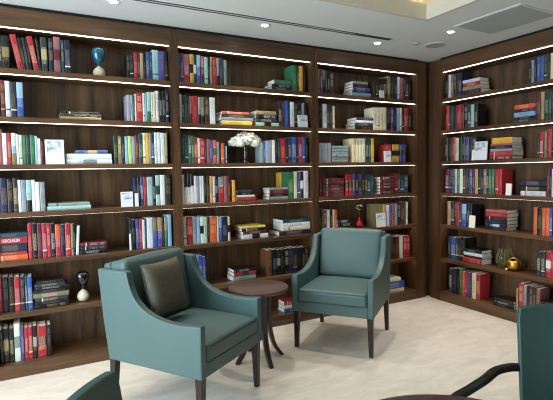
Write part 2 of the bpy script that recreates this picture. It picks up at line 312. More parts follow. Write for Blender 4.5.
# ------------------------------------------------------------------ books
ROWS = [
[0,0,[["U",[[-4.501,0.0255,0.2269,"K",0,0],[-4.4752,0.0316,0.2157,"N",0,0],[-4.4429,0.0273,0.2415,"D",0,0],[-4.4135,0.0492,0.2501,"K=V",0,1],[-4.3096,0.0405,0.2668,"R",-0.189,1],[-4.2688,0.0193,0.2478,"K",-0.152,1],[-4.2497,0.0171,0.25,"S",-0.125,1],[-4.2326,0.0172,0.2521,"K",-0.098,1],[-4.2013,0.0382,0.2647,"R",-0.172,1],[-4.1621,0.0126,0.2603,"K",-0.098,0],[-4.1458,0.0423,0.2679,"S=Z",-0.017,1],[-4.095,0.032,0.2651,"N",0,1],[-4.0589,0.0468,0.2819,"Q=M",0,1],[-4.0058,0.0218,0.2634,"T",0,1],[-3.9803,0.0404,0.2676,"N",0,1]]],["U",[[-3.4994,0.0248,0.2154,"K",0,1],[-3.4722,0.0275,0.2184,"K",0,1],[-3.4412,0.0336,0.2262,"R",0,1],[-3.4053,0.0144,0.2248,"S",0,0],[-3.3884,0.0272,0.2272,"Z",0,1],[-3.3595,0.0196,0.2299,"K",0,0],[-3.337,0.0275,0.2412,"B",0,1],[-3.3069,0.019,0.2439,"T",0,0],[-3.283,0.0541,0.2655,"L",0,1],[-3.2265,0.0531,0.2629,"P",0,1],[-3.172,0.0214,0.2584,"K",0,0]]]]],
[0,1,[["U",[[-4.5159,0.0256,0.272,"N",0,0],[-4.4907,0.029,0.2667,"R",0,0],[-4.4594,0.0208,0.2762,"K",0,0],[-4.4367,0.0288,0.2783,"M",0,1],[-4.4063,0.033,0.2734,"W",0,1],[-4.3716,0.038,0.2687,"S",0,1],[-4.3297,0.0432,0.2698,"B^L",0,1]]],["S",[[-4.0342,0.3098,0.0,0.023,"Z",1],[-4.0369,0.3134,0.0236,0.0214,"S",1],[-4.0252,0.2868,0.0456,0.0183,"K",1]]],["U",[[-3.512,0.029,0.2248,"E",0,1],[-3.4822,0.02,0.2264,"E",0,0],[-3.4605,0.0134,0.2275,"T",0,0],[-3.4451,0.0109,0.2369,"W",0,0],[-3.4322,0.0508,0.2475,"R",0,1],[-3.3788,0.0171,0.2499,"W",0,0],[-3.36,0.0172,0.2511,"L",0,0],[-3.3399,0.032,0.2615,"I_G",0,1],[-3.3063,0.0139,0.2632,"W",0,0],[-3.2906,0.0236,0.2645,"C",0,1],[-3.2641,0.0237,0.2749,"W",0,1],[-3.2378,0.0265,0.2768,"K",0,1],[-3.2086,0.0285,0.2788,"K",0,1],[-3.1774,0.0269,0.2809,"N",0,1]]]]],
[0,2,[["U",[[-4.533,0.0255,0.2686,"K",0,0],[-4.5063,0.0304,0.2544,"W",0,0],[-4.4732,0.0293,0.2703,"Q",0,0],[-4.442,0.0289,0.241,"W",0,1],[-4.4111,0.0279,0.2418,"R",0,1],[-4.3813,0.0301,0.2425,"W=L_V",0,1],[-4.3502,0.0168,0.2355,"W",0,1],[-4.3317,0.0217,0.2283,"C",0,1],[-4.308,0.0239,0.2289,"G",0,1],[-4.2827,0.0261,0.2295,"F",0,1],[-4.2553,0.0311,0.2301,"G",0,1],[-4.2224,0.0181,0.223,"I",0,1],[-4.2038,0.0196,0.2039,"W",0,0],[-4.1822,0.0211,0.1847,"M",0,0]]],["K",[[-4.153,0.136,0.1951,"P"]]],["S",[[-4.0014,0.3505,0.0,0.0386,"W=E",1],[-3.9959,0.3427,0.0392,0.0459,"W",1],[-3.9275,0.2476,0.0857,0.0268,"B=Z",1]]],["U",[[-3.6307,0.0324,0.2359,"F",0,1],[-3.5958,0.0261,0.2366,"V",0,1],[-3.5659,0.0222,0.2288,"K",0,0],[-3.5411,0.0248,0.2336,"L",0,1],[-3.5136,0.0308,0.2385,"A",0,1],[-3.4804,0.0244,0.2348,"E",0,1],[-3.4539,0.0279,0.2483,"M",0,1],[-3.4232,0.0324,0.2577,"T",0,1],[-3.3888,0.0257,0.267,"C",0,1],[-3.3613,0.0242,0.2677,"Y",0,1],[-3.3354,0.0156,0.2682,"E",0,0],[-3.3181,0.0262,0.2688,"T",0,1],[-3.2891,0.0246,0.2738,"W",0,1],[-3.2628,0.0265,0.2745,"W",0,1],[-3.2338,0.0374,0.271,"W",0,1],[-3.1945,0.0206,0.2718,"Z",0,0]]]]],
[0,3,[["U",[[-4.533,0.0211,0.2687,"K",0,0],[-4.5106,0.0377,0.2679,"P",0,0],[-4.4716,0.0447,0.267,"N",0,1],[-4.4252,0.0359,0.2584,"K",0,1],[-4.3869,0.0323,0.2653,"D",0,1],[-4.354,0.0203,0.2492,"W",0,1],[-4.3317,0.0321,0.2486,"E",0,1],[-4.2975,0.0365,0.2477,"I_K",0,1],[-4.2597,0.0236,0.247,"W",0,1],[-4.2353,0.0294,0.2306,"W",0,1],[-4.2031,0.0353,0.2297,"E",0,1]]],["S",[[-4.1583,0.3268,0.0,0.0303,"I",1],[-4.1501,0.3119,0.0309,0.0239,"E",1]]],["K",[[-3.5941,0.0991,0.13,"P"],[-3.4786,0.0295,0.113,"W"]]],["U",[[-3.4786,0.0279,0.2459,"N",0,1],[-3.4487,0.0238,0.2539,"N",0,1],[-3.4232,0.0265,0.2534,"P",0,1],[-3.3949,0.0276,0.2528,"R",0,1],[-3.3656,0.0479,0.252,"I",0,1],[-3.316,0.0228,0.2512,"K",0,0],[-3.291,0.038,0.2638,"I=T",0,1],[-3.2502,0.0438,0.2675,"W",0,1],[-3.2037,0.0479,0.2666,"F",0,1]]]]],
[0,4,[["S",[[-4.533,0.2246,0.0,0.0478,"O",1],[-4.533,0.2194,0.0484,0.0192,"R",0],[-4.533,0.2215,0.0682,0.0638,"N",1],[-4.533,0.2263,0.1326,0.0484,"R*",1],[-4.533,0.2284,0.1816,0.0353,"T",1]]],["U",[[-4.3018,0.0263,0.2785,"R",0,1],[-4.2735,0.0349,0.2762,"K",0,1],[-4.2365,0.031,0.2738,"M",0,1],[-4.2034,0.0334,0.2714,"R",0,1],[-4.1679,0.0236,0.2693,"R",0,1],[-4.1422,0.0317,0.2672,"K",0,1],[-4.1086,0.0379,0.2566,"R^O",0,1],[-4.0685,0.0309,0.254,"N",0,1],[-4.0351,0.0386,0.2596,"R",0,1],[-3.9928,0.015,0.2575,"Z",0,0],[-3.9763,0.0158,0.2563,"K",0,0],[-3.9602,0.0204,0.2383,"W",0.071,1]]],["S",[[-3.9376,0.2142,0.0,0.0298,"K",1],[-3.9325,0.2144,0.0304,0.0331,"N",1],[-3.9273,0.2106,0.0642,0.0298,"M",1]]],["K",[[-3.5369,0.0142,0.1424,"W"]]],["U",[[-3.528,0.0201,0.2686,"K",0,0],[-3.5065,0.0287,0.2582,"K",0,1],[-3.4744,0.0272,0.2562,"B",0,1],[-3.4446,0.0231,0.2543,"R",0,1],[-3.4189,0.0215,0.2527,"W",0,0],[-3.3954,0.0138,0.2603,"T",0,0],[-3.3795,0.0515,0.2669,"W",0,1],[-3.3254,0.037,0.264,"B^V",0,1],[-3.2848,0.041,0.2613,"P^Z",0,1],[-3.241,0.0162,0.2638,"K",0,0],[-3.223,0.028,0.2623,"G^Z",0,1],[-3.1925,0.0336,0.2828,"L",0,1]]]]],
[0,5,[["U",[[-4.533,0.0354,0.2901,"R",0,1],[-4.4951,0.0424,0.2802,"K",0,1],[-4.4507,0.0342,0.2752,"K",0,1],[-4.4138,0.0379,0.2727,"R",0,1],[-4.3731,0.0308,0.2696,"N",0,1],[-4.3403,0.0151,0.2665,"T",0,0],[-4.323,0.0326,0.2648,"B",0,1]]],["S",[[-4.2836,0.2527,0.0,0.0281,"K",1],[-4.2825,0.2526,0.0287,0.024,"K",1],[-4.2744,0.2382,0.0533,0.0281,"S",1],[-4.2869,0.2595,0.082,0.04,"V=Q",1],[-4.2855,0.2372,0.1225,0.024,"K",1],[-4.2774,0.2525,0.1471,0.024,"K",1],[-4.2764,0.2227,0.1717,0.024,"S",1],[-4.2614,0.2013,0.1962,0.024,"K",1]]]]],
[0,6,[["U",[[-4.5291,0.0191,0.2771,"S",0,1],[-4.5072,0.0372,0.2754,"K=Z",0,1],[-4.4671,0.0315,0.2726,"K",0,1],[-4.432,0.0407,0.3014,"W=E",0,1],[-4.3898,0.0246,0.2673,"P",0,1],[-4.3631,0.0269,0.2623,"R",0,1],[-4.3346,0.0285,0.2611,"R",0,1],[-4.303,0.0287,0.2635,"K=E",0,1],[-4.2715,0.0653,0.2547,"R=M",0,1],[-4.2029,0.0302,0.2538,"K",0,1]]]]],
[1,0,[["U",[[-3.054,0.0211,0.2622,"P",0,0],[-3.0311,0.023,0.2647,"P",0,1],[-3.0055,0.0558,0.2603,"R^Q",0,1],[-2.9459,0.032,0.2653,"Y=K",0,1],[-2.9114,0.0265,0.2596,"F=C",0,1],[-2.8801,0.0344,0.2633,"B^L",0,1],[-2.8421,0.0318,0.2581,"M^Q",0,1],[-2.8067,0.035,0.2528,"I",0,1],[-2.7698,0.0166,0.2556,"K",0,0],[-2.7512,0.0177,0.2576,"Z",0,0],[-2.7306,0.0405,0.2608,"R",0,1],[-2.6863,0.0249,0.2554,"E_K",0,0],[-2.6584,0.0351,0.2587,"S",0,1],[-2.6167,0.0304,0.2442,"E",0,1]]],["S",[[-2.1139,0.2314,0.0,0.0353,"N",0],[-2.1077,0.2257,0.0359,0.0245,"N",0],[-2.0844,0.2031,0.061,0.0442,"G",1]]],["U",[[-1.8762,0.0593,0.2635,"G",0,1],[-1.8122,0.0191,0.2625,"D",0,0],[-1.7895,0.0446,0.2658,"Y",0,1],[-1.7414,0.0365,0.2648,"K",0,1]]]]],
[1,1,[["U",[[-3.054,0.0203,0.2624,"W",0,0],[-3.0313,0.0241,0.255,"T",0,1],[-3.0044,0.0289,0.2569,"S",0,1],[-2.9738,0.015,0.2494,"D",0,0],[-2.9569,0.0207,0.2507,"Q_M",0,0],[-2.9334,0.0542,0.2532,"R",0,1],[-2.8765,0.0259,0.2468,"E_K",0,0],[-2.8477,0.03,0.2486,"V_K",0,1],[-2.8138,0.042,0.2511,"D",0,1],[-2.7651,0.0533,0.2498,"W",0,1]]],["S",[[-2.6489,0.313,0.0,0.0421,"J",1],[-2.6631,0.3388,0.0427,0.0308,"E",1],[-2.6522,0.3286,0.0741,0.028,"S",1],[-2.6465,0.2805,0.1027,0.0252,"O",0]]],["S",[[-2.2928,0.2572,0.0,0.0389,"I=K",1],[-2.2919,0.2342,0.0395,0.035,"S",1],[-2.2911,0.2341,0.075,0.0388,"K",1],[-2.2902,0.2226,0.1144,0.0368,"Z",1]]],["K",[[-1.8275,0.1147,0.1249,"P"]]],["U",[[-2.0337,0.0345,0.259,"D",0,1],[-1.9968,0.029,0.2609,"D",0,0],[-1.9643,0.0421,0.2631,"B",0,1],[-1.9199,0.0176,0.265,"K",0,0],[-1.9001,0.0486,0.2569,"W",0,1],[-1.8468,0.0323,0.2595,"K",0,0],[-1.8109,0.0482,0.2619,"K",0,1],[-1.7592,0.0268,0.254,"E",0,0],[-1.73,0.0281,0.2557,"K",0,0]]]]],
[1,2,[["U",[[-3.0467,0.0325,0.2576,"T",0,1],[-3.0123,0.0319,0.2584,"T",0,1],[-2.9787,0.0236,0.2545,"G=E",0,0],[-2.9514,0.0247,0.2506,"G",0,0],[-2.9251,0.0296,0.2421,"R=O",0,1],[-2.8919,0.0212,0.2335,"C",0,0],[-2.868,0.0397,0.2296,"R",0,1],[-2.8264,0.0195,0.2256,"D",0,0],[-2.8049,0.0295,0.2261,"Q",0,0],[-2.7728,0.0267,0.2174,"B",0,0],[-2.7441,0.0339,0.218,"O=K",0,1],[-2.7067,0.0231,0.1998,"E",0,0],[-2.6817,0.0161,0.2002,"K",0,0],[-2.6638,0.0324,0.1912,"O",0,0],[-2.6293,0.0092,0.1915,"N",0,0],[-2.6188,0.0153,0.1634,"L",0,0]]],["U",[[-2.25,0.0388,0.1972,"E",0,0],[-2.2088,0.0167,0.2075,"B",0,0],[-2.1885,0.0258,0.2178,"L",0,0],[-2.1604,0.0395,0.2233,"E",0,1],[-2.1174,0.0387,0.229,"W",0,1],[-2.0752,0.0229,0.2346,"K",0,0],[-2.05,0.0277,0.2351,"T",0,0],[-2.0175,0.0582,0.246,"R",0,1],[-1.9558,0.0235,0.2469,"N",0,0],[-1.9287,0.0366,0.2526,"S",0,1],[-1.8883,0.0549,0.2638,"B",0,1],[-1.831,0.0193,0.2646,"N",0,0],[-1.8094,0.0485,0.2653,"R",0,1],[-1.7585,0.0342,0.2662,"B",0,0],[-1.7219,0.0271,0.2566,"K",0,0]]]]],
[1,3,[["U",[[-3.0529,0.0224,0.264,"W",0,0],[-3.0275,0.0281,0.2726,"W^K",0,1],[-2.9974,0.0283,0.2721,"W^K",0,1],[-2.9672,0.0285,0.2716,"W^K",0,1],[-2.9363,0.0249,0.2527,"W",0,0],[-2.9095,0.0212,0.2522,"E",0,0],[-2.8864,0.0223,0.2517,"W",0,0],[-2.8622,0.0185,0.2513,"W",0,0],[-2.8407,0.0245,0.2508,"K",0,0],[-2.8143,0.0266,0.2503,"D",0,0],[-2.7848,0.0277,0.2497,"Y=Z",0,1],[-2.7552,0.0229,0.2445,"W",0,0],[-2.7304,0.0271,0.2392,"K=G",0,0],[-2.7003,0.0577,0.2383,"R^E",0,1],[-2.6392,0.0328,0.2468,"Q",0,1],[-2.6034,0.0237,0.2462,"M",0,0],[-2.5579,0.0313,0.2069,"Y",0,0]]],["S",[[-2.5124,0.2038,0.0,0.0387,"R",1],[-2.5117,0.1928,0.0393,0.0174,"W",0],[-2.5216,0.1706,0.0573,0.0241,"K",0],[-2.5158,0.1653,0.082,0.0222,"S",0]]],["S",[[-2.1636,0.2183,0.0,0.0281,"E",0],[-2.1573,0.2126,0.0287,0.0281,"K",0],[-2.1566,0.2125,0.0574,0.0411,"M",1],[-2.1616,0.2169,0.0991,0.017,"E",0]]],["U",[[-1.9494,0.0664,0.2698,"Y@",0,1],[-1.9382,0.0678,0.2739,"G",0,1],[-1.8669,0.0385,0.273,"C",0,1],[-1.8248,0.0327,0.2724,"P",0,0],[-1.7883,0.0354,0.277,"N=W",0,1],[-1.7492,0.058,0.2815,"W",0,1]]]]],
[1,4,[["U",[[-3.0504,0.0291,0.2561,"W",0,1],[-3.0175,0.0531,0.2533,"R=O",0,1],[-2.9606,0.0384,0.2502,"E",0,1],[-2.9203,0.029,0.248,"L",0,1],[-2.8884,0.0341,0.2459,"W=K",0,1],[-2.8523,0.0314,0.2437,"I",0,1],[-2.8189,0.0208,0.242,"F",0,0],[-2.7952,0.0729,0.2389,"O",0,1],[-2.7202,0.0131,0.2361,"C",0,0],[-2.7051,0.0325,0.2346,"B^L",0,1],[-2.6706,0.0533,0.2318,"N",0,1],[-2.6132,0.0238,0.2292,"C=K",0,0]]],["S",[[-2.4572,0.2747,0.0,0.0442,"W=K",1],[-2.4563,0.252,0.0448,0.0294,"M",0],[-2.4715,0.2455,0.0748,0.0294,"K",0],[-2.4762,0.2619,0.1048,0.0215,"J",0]]],["S",[[-2.056,0.3735,0.0,0.0461,"N",1],[-2.0085,0.3267,0.0467,0.039,"C",1],[-2.0078,0.3266,0.0863,0.039,"W",1],[-2.0071,0.3331,0.1259,0.0338,"T",1]]]]],
[1,5,[["U",[[-2.9422,0.029,0.2887,"L",0,1],[-2.9113,0.0419,0.2848,"B",0,1],[-2.8676,0.0275,0.2716,"B",0,1]]],["S",[[-2.5672,0.2421,0.0,0.0441,"E",1],[-2.5608,0.2367,0.0447,0.0392,"R=K",1],[-2.56,0.2366,0.0845,0.0274,"K",0]]],["U",[[-2.1881,0.057,0.2658,"H",0,1],[-2.1252,0.0555,0.2649,"K",0,1],[-2.0663,0.0373,0.2601,"K=E",0,1],[-2.0265,0.0424,0.2612,"K",0,1],[-1.9805,0.0487,0.2616,"K",0,1],[-1.928,0.0444,0.2621,"N",0,1],[-1.8811,0.0534,0.2625,"N",0,1],[-1.8241,0.0454,0.2574,"K",0,1],[-1.7749,0.0446,0.2581,"K",0,1],[-1.7265,0.0275,0.2597,"D",0,0]]]]],
[1,6,[["S",[[-2.721,0.1236,0.0,0.0339,"C",0]]],["S",[[-2.01,0.1929,0.0,0.0418,"B",0],[-2.0093,0.1805,0.0424,0.0324,"W",0],[-2.0086,0.1805,0.0754,0.0418,"R",0]]]]],
[2,0,[["U",[[-1.5529,0.0176,0.2555,"Z",0,0],[-1.5328,0.0329,0.258,"P",0,0],[-1.4975,0.0332,0.2507,"K^V",0,0],[-1.4606,0.0231,0.2431,"S",0,0],[-1.4337,0.0284,0.2405,"K",0,0],[-1.4028,0.0416,0.2385,"S",0,0]]],["S",[[-1.1093,0.2596,0.0,0.0455,"L",1],[-1.109,0.2452,0.0461,0.0216,"N",0],[-1.1088,0.2451,0.0683,0.0324,"P",0],[-1.1016,0.2167,0.1014,0.0378,"N",0],[-1.1014,0.2095,0.1398,0.027,"E",0]]],["K",[[-0.7482,0.0662,0.0851,"W"]]],["U",[[-0.8209,0.0435,0.1946,"D",0,0],[-0.7744,0.041,0.1981,"D",0,0],[-0.729,0.0546,0.219,"K",0,0],[-0.6714,0.0642,0.2296,"K",0,1],[-0.5997,0.0453,0.2628,"V",0,0],[-0.5499,0.0258,0.2605,"K",0,0],[-0.521,0.0306,0.2573,"N",0,0],[-0.4874,0.0338,0.2602,"N",0,0],[-0.4489,0.0356,0.2634,"W",0,0],[-0.4086,0.0515,0.2558,"Q",0,0],[-0.354,0.0283,0.2593,"D",0,0],[-0.3225,0.0475,0.2626,"N",0,0],[-0.2717,0.0287,0.2601,"K",0,0]]]]],
[2,1,[["U",[[-1.5526,0.0469,0.2555,"K",0,1],[-1.5019,0.0513,0.2584,"W",0,1],[-1.4456,0.0336,0.2504,"S",0,0],[-1.4093,0.0339,0.2524,"S",0,0],[-1.3729,0.0262,0.2435,"C",0,0]]],["S",[[-1.0775,0.2551,0.0,0.0427,"K",0],[-1.0773,0.255,0.0433,0.0306,"S",0],[-1.0632,0.241,0.0746,0.0307,"W",0],[-1.0629,0.2409,0.1058,0.0295,"S",0]]],["U",[[-0.8164,0.0481,0.2563,"C",0,1],[-0.7654,0.0486,0.2589,"C",0,1],[-0.7139,0.049,0.2615,"C",0,1],[-0.6619,0.0449,0.2641,"C",0,0],[-0.6109,0.059,0.2613,"K",0,1],[-0.5473,0.0382,0.264,"P",0,0],[-0.5061,0.0416,0.2661,"N",0,0],[-0.4598,0.0435,0.2685,"L",0,0],[-0.4132,0.0328,0.2705,"W",0,0],[-0.3773,0.0267,0.2722,"K",0,0],[-0.3458,0.0603,0.2746,"R",0,1],[-0.2807,0.0481,0.2658,"N",0,0]]]]],
[2,2,[["U",[[-1.5554,0.0357,0.2073,"E",0,0],[-1.5172,0.0359,0.2078,"E",0,0],[-1.4787,0.0362,0.2084,"E",0,0],[-1.4399,0.0417,0.209,"E",0,0]]],["S",[[-1.3778,0.2009,0.0,0.029,"E",0],[-1.3775,0.2009,0.0296,0.029,"E",0],[-1.3771,0.2008,0.0592,0.029,"E",0],[-1.3768,0.2007,0.0888,0.03,"E",0],[-1.3765,0.2006,0.1194,0.03,"E",0],[-1.3761,0.2006,0.15,0.03,"E",0]]],["U",[[-1.1115,0.0457,0.2632,"C",0,1],[-1.063,0.0434,0.2642,"C",0,1],[-1.0168,0.0409,0.265,"C",0,0],[-0.9731,0.0441,0.2659,"C",0,0],[-0.9219,0.0373,0.2724,"S",0,0],[-0.8817,0.0318,0.2731,"T",0,0],[-0.8413,0.0393,0.2684,"Y",0,0]]],["K",[[-0.6808,0.1024,0.1271,"P"]]],["U",[[-0.639,0.0454,0.2034,"R",0,0],[-0.5906,0.0458,0.2041,"R",0,0],[-0.5372,0.0539,0.2048,"Y=K",0,0],[-0.4802,0.056,0.2056,"Y=K",0,0],[-0.4163,0.0425,0.2063,"B=K",0,0],[-0.3707,0.0523,0.207,"B=K",0,0]]]]],
[2,3,[["U",[[-1.5522,0.0371,0.2364,"M=K",0,0],[-1.5125,0.04,0.2356,"M=K",0,0]]],["S",[[-1.4538,0.2192,0.0,0.0323,"M",0],[-1.4534,0.2191,0.0329,0.0323,"M",0],[-1.453,0.219,0.0657,0.0322,"M",0],[-1.4526,0.219,0.0986,0.0322,"M",0],[-1.4522,0.2189,0.1314,0.0322,"M",0],[-1.4518,0.2188,0.1642,0.0322,"M",0]]],["U",[[-1.2135,0.0424,0.2356,"R=K",0,0],[-1.1684,0.0441,0.2348,"R=K",0,0],[-1.116,0.0403,0.2394,"P=K",0,0],[-1.0729,0.0435,0.2386,"N=K",0,0],[-1.0266,0.0424,0.2378,"P=K",0,0],[-0.9799,0.0356,0.2371,"N=K",0,0],[-0.9414,0.0402,0.2364,"S=K",0,0],[-0.8968,0.0391,0.23,"T",0,0],[-0.8548,0.0365,0.2292,"T",0,0]]],["S",[[-0.7225,0.2204,0.0,0.0322,"M=K",0],[-0.7224,0.2203,0.0328,0.0322,"M=K",0],[-0.7223,0.2202,0.0657,0.0322,"M=K",0],[-0.7222,0.2201,0.0985,0.0322,"M=K",0],[-0.7221,0.22,0.1312,0.0344,"M=K",0],[-0.7219,0.2199,0.1663,0.0344,"M",0]]],["U",[[-0.4866,0.039,0.2344,"M",0,0],[-0.4445,0.0393,0.2278,"M",0,0],[-0.4005,0.0523,0.2151,"T",0,0],[-0.345,0.0608,0.214,"T",0,0]]]]],
[2,4,[["U",[[-1.5672,0.0333,0.2392,"N",0,0],[-1.5287,0.0219,0.2374,"G",0,0],[-1.503,0.0429,0.2246,"R",0,0],[-1.4548,0.0327,0.2331,"W",0,0],[-1.4181,0.033,0.231,"K",0,0],[-1.3825,0.0186,0.2295,"C",0,0],[-1.3613,0.032,0.228,"O",0,0]]],["S",[[-1.3325,0.1907,0.0,0.0373,"K",0],[-1.3254,0.1839,0.0379,0.0384,"K",0],[-1.3183,0.1771,0.077,0.0362,"K",0]]],["K",[[-0.7974,0.1342,0.1573,"P"]]],["U",[[-0.7934,0.04,0.2601,"V",0,0],[-0.7504,0.0418,0.2579,"V",0,0],[-0.7056,0.0301,0.256,"V",0,0],[-0.6725,0.0272,0.2545,"Y",0,0],[-0.6179,0.0413,0.2456,"W",0,0],[-0.572,0.0262,0.2496,"P",0,0],[-0.5411,0.0496,0.2534,"Q",0,0],[-0.4884,0.036,0.2512,"E",0,0],[-0.4477,0.0505,0.2607,"N",0,0],[-0.3925,0.051,0.27,"M",0,0],[-0.3383,0.0176,0.2683,"G",0,0],[-0.3175,0.0322,0.267,"W",0,0]]]]],
[2,5,[["U",[[-0.7548,0.0601,0.2843,"D",0,1],[-0.6917,0.0577,0.2792,"K",0,1],[-0.6309,0.0831,0.2731,"S",0,1],[-0.5448,0.0342,0.268,"D",0,0],[-0.5074,0.0376,0.2647,"K",0,0],[-0.4635,0.0585,0.2602,"M",0,1],[-0.4003,0.0511,0.2613,"W",0,0],[-0.3427,0.05,0.2627,"R",0,0],[-0.2878,0.0521,0.2581,"R",0,0]]]]],
[2,6,[["S",[[-0.6656,0.3136,0.0,0.0475,"C",1],[-0.6501,0.298,0.0481,0.0831,"B",1],[-0.6499,0.2497,0.1318,0.0438,"C",0]]]]],
[3,0,[["U",[[0.2021,0.0465,0.2753,"K",0,1],[0.253,0.0301,0.2672,"W",0,0],[0.2873,0.0326,0.2662,"V",0,0],[0.3227,0.0364,0.2647,"S",0,0],[0.3617,0.0345,0.2686,"N",0,0],[0.399,0.0314,0.2651,"N",0,0]]],["S",[[0.4512,0.2396,0.0,0.0532,"S",1],[0.4574,0.2266,0.0538,0.0387,"Z",0],[0.457,0.2203,0.0931,0.0387,"R",0],[0.4566,0.2202,0.1323,0.0342,"W",0]]],["U",[[1.2234,0.0223,0.1997,"K",0,0],[1.2483,0.0261,0.2225,"E",0,0],[1.2762,0.0219,0.2264,"N",0,0],[1.3017,0.0353,0.2381,"B",0,1],[1.3398,0.029,0.2396,"B",0,0],[1.3715,0.0268,0.242,"S",0,0],[1.4,0.0283,0.2446,"F",0,0],[1.4319,0.0345,0.2458,"C",0,1],[1.4691,0.0276,0.238,"E",0,0]]]]],
[3,1,[["U",[[0.2122,0.0466,0.2802,"R",0,1],[0.2617,0.0216,0.2754,"D",0,0],[0.2861,0.037,0.2712,"S",0,0],[0.3259,0.0393,0.2658,"K",0,1],[0.3707,0.0633,0.2696,"R",0,1],[0.4367,0.0325,0.2629,"M",0,0],[0.4746,0.04,0.2573,"K",0,1],[0.5186,0.0381,0.2571,"S",0,1],[0.5606,0.0402,0.2513,"I",0,1],[0.6059,0.0383,0.2508,"K",0,1]]],["S",[[1.0786,0.2233,0.0,0.028,"S",0],[1.0836,0.2179,0.0286,0.0229,"K",0],[1.083,0.2178,0.0521,0.0459,"L",1],[1.0877,0.2124,0.0986,0.0298,"N",0],[1.087,0.2123,0.129,0.0427,"O",1]]],["U",[[1.3062,0.0374,0.2606,"M",0,1],[1.3463,0.0339,0.2641,"Z",0,1],[1.3822,0.0382,0.2581,"F",0,1],[1.4231,0.0254,0.2573,"T",0,0],[1.4503,0.0261,0.2575,"F",0,0],[1.4792,0.0294,0.2527,"K",0,1]]]]],
[3,2,[["U",[[0.2033,0.044,0.2719,"D",0,1],[0.2517,0.0547,0.2681,"F",0,1],[0.312,0.0368,0.2759,"R",0,0],[0.3518,0.0447,0.2613,"C",0,1],[0.4005,0.0399,0.2693,"F",0,1],[0.4431,0.0406,0.2662,"F",0,1],[0.4891,0.0453,0.2627,"P",0,1],[0.5371,0.0472,0.2591,"N",0,1],[0.5869,0.0426,0.2557,"N",0,1]]],["K",[[0.6365,0.1555,0.1989,"P"],[0.6053,0.0296,0.1135,"E"]]],["S",[[0.8044,0.2586,0.0,0.035,"M",1],[0.8038,0.2585,0.0356,0.0487,"R",1],[0.8093,0.2524,0.0849,0.0254,"E",0],[0.8149,0.2464,0.1108,0.0317,"N",0],[0.8204,0.2403,0.1431,0.0221,"Q",0],[0.8318,0.2283,0.1658,0.0588,"Y",1]]],["U",[[1.3165,0.0208,0.2416,"F",0,0],[1.341,0.039,0.2483,"R",0,1],[1.3875,0.025,0.2545,"V",0,0],[1.415,0.0407,0.2702,"R",0,1],[1.4585,0.0252,0.267,"K",0,0],[1.4865,0.0295,0.2644,"N",0,1]]]]],
[3,3,[["U",[[0.2135,0.0469,0.2774,"M",0,1],[0.2634,0.0261,0.277,"N",0,0],[0.2923,0.0258,0.2766,"N",0,0],[0.321,0.0312,0.2762,"P",0,0],[0.355,0.0211,0.2759,"C",0,0],[0.3789,0.0306,0.2755,"G",0,0],[0.4137,0.0412,0.275,"W",0,1],[0.459,0.0325,0.2745,"D",0,0],[0.4943,0.0308,0.2741,"D",0,0],[0.5277,0.0265,0.2737,"N",0,0],[0.5569,0.0289,0.2733,"B",0,0],[0.5883,0.026,0.273,"M",0,0],[0.6182,0.0372,0.2725,"Z",0,1],[0.6592,0.0316,0.2721,"K",0,0],[0.6933,0.035,0.2716,"N",0,1],[0.7321,0.0333,0.2712,"V",0,0],[0.7678,0.022,0.2708,"K",0,0],[0.7922,0.029,0.2704,"G",0,0],[0.8236,0.0346,0.27,"G",0,1],[0.87,0.0387,0.2694,"R",0,1],[0.911,0.0347,0.2689,"R",0,1]]],["K",[[1.0195,0.0609,0.12,"C"]]],["S",[[1.166,0.252,0.0,0.048,"W",1],[1.1651,0.252,0.0486,0.0479,"K",1],[1.1642,0.2519,0.0971,0.0529,"N",1]]],["U",[[1.4206,0.0238,0.2675,"M",0,0],[1.4463,0.0189,0.2672,"K",0,0],[1.4681,0.0262,0.2621,"W",0,0],[1.497,0.0268,0.2618,"E",0,1]]]]],
[3,4,[["U",[[0.246,0.0437,0.2726,"Z",0,1],[0.2942,0.0473,0.2693,"N",0,1],[0.3472,0.0311,0.2715,"M",0,0],[0.3811,0.0335,0.2733,"R",0,0],[0.4175,0.0276,0.2636,"S",0,0],[0.448,0.0612,0.2547,"B^L",0,1],[0.5134,0.0348,0.2463,"N",0,0],[0.5508,0.0356,0.2484,"K",0,0]]],["K",[[0.577,0.0755,0.1352,"E"]]],["S",[[0.7596,0.2481,0.0,0.0337,"K",0],[0.7592,0.2593,0.0343,0.0293,"N=L",0],[0.7587,0.2593,0.0642,0.0412,"N",1],[0.7643,0.253,0.106,0.0336,"K",0],[0.7638,0.2529,0.1402,0.0433,"R",1],[0.7694,0.2467,0.1841,0.0292,"Q",0]]],["U",[[1.295,0.0361,0.266,"O",0,1],[1.3353,0.0395,0.2637,"K",0,1],[1.3777,0.036,0.2662,"O",0,1],[1.4156,0.0364,0.2686,"O",0,1],[1.4548,0.0255,0.2707,"B",0,0],[1.4822,0.0261,0.2724,"N",0,1],[1.5111,0.0249,0.2742,"R",0,0]]]]],
[3,5,[["U",[[0.2494,0.0352,0.2572,"T",0,0],[0.289,0.0648,0.2578,"B",0,1],[0.3581,0.0354,0.2642,"S",0,0],[0.3963,0.0321,0.2628,"F",0,0],[0.4326,0.0482,0.2681,"K",0,1]]],["S",[[0.4776,0.2491,0.0,0.061,"R",1],[0.484,0.2421,0.0616,0.0207,"K",0],[0.4837,0.2421,0.0828,0.0379,"W",0],[0.4901,0.2352,0.1213,0.0344,"K",0]]],["U",[[1.3284,0.0379,0.2407,"S",0,1],[1.3683,0.0392,0.2466,"S",0,1],[1.4153,0.048,0.2513,"R=W",0,1],[1.4662,0.0368,0.2579,"R",0,1],[1.5059,0.0344,0.2588,"M",0,1]]]]],
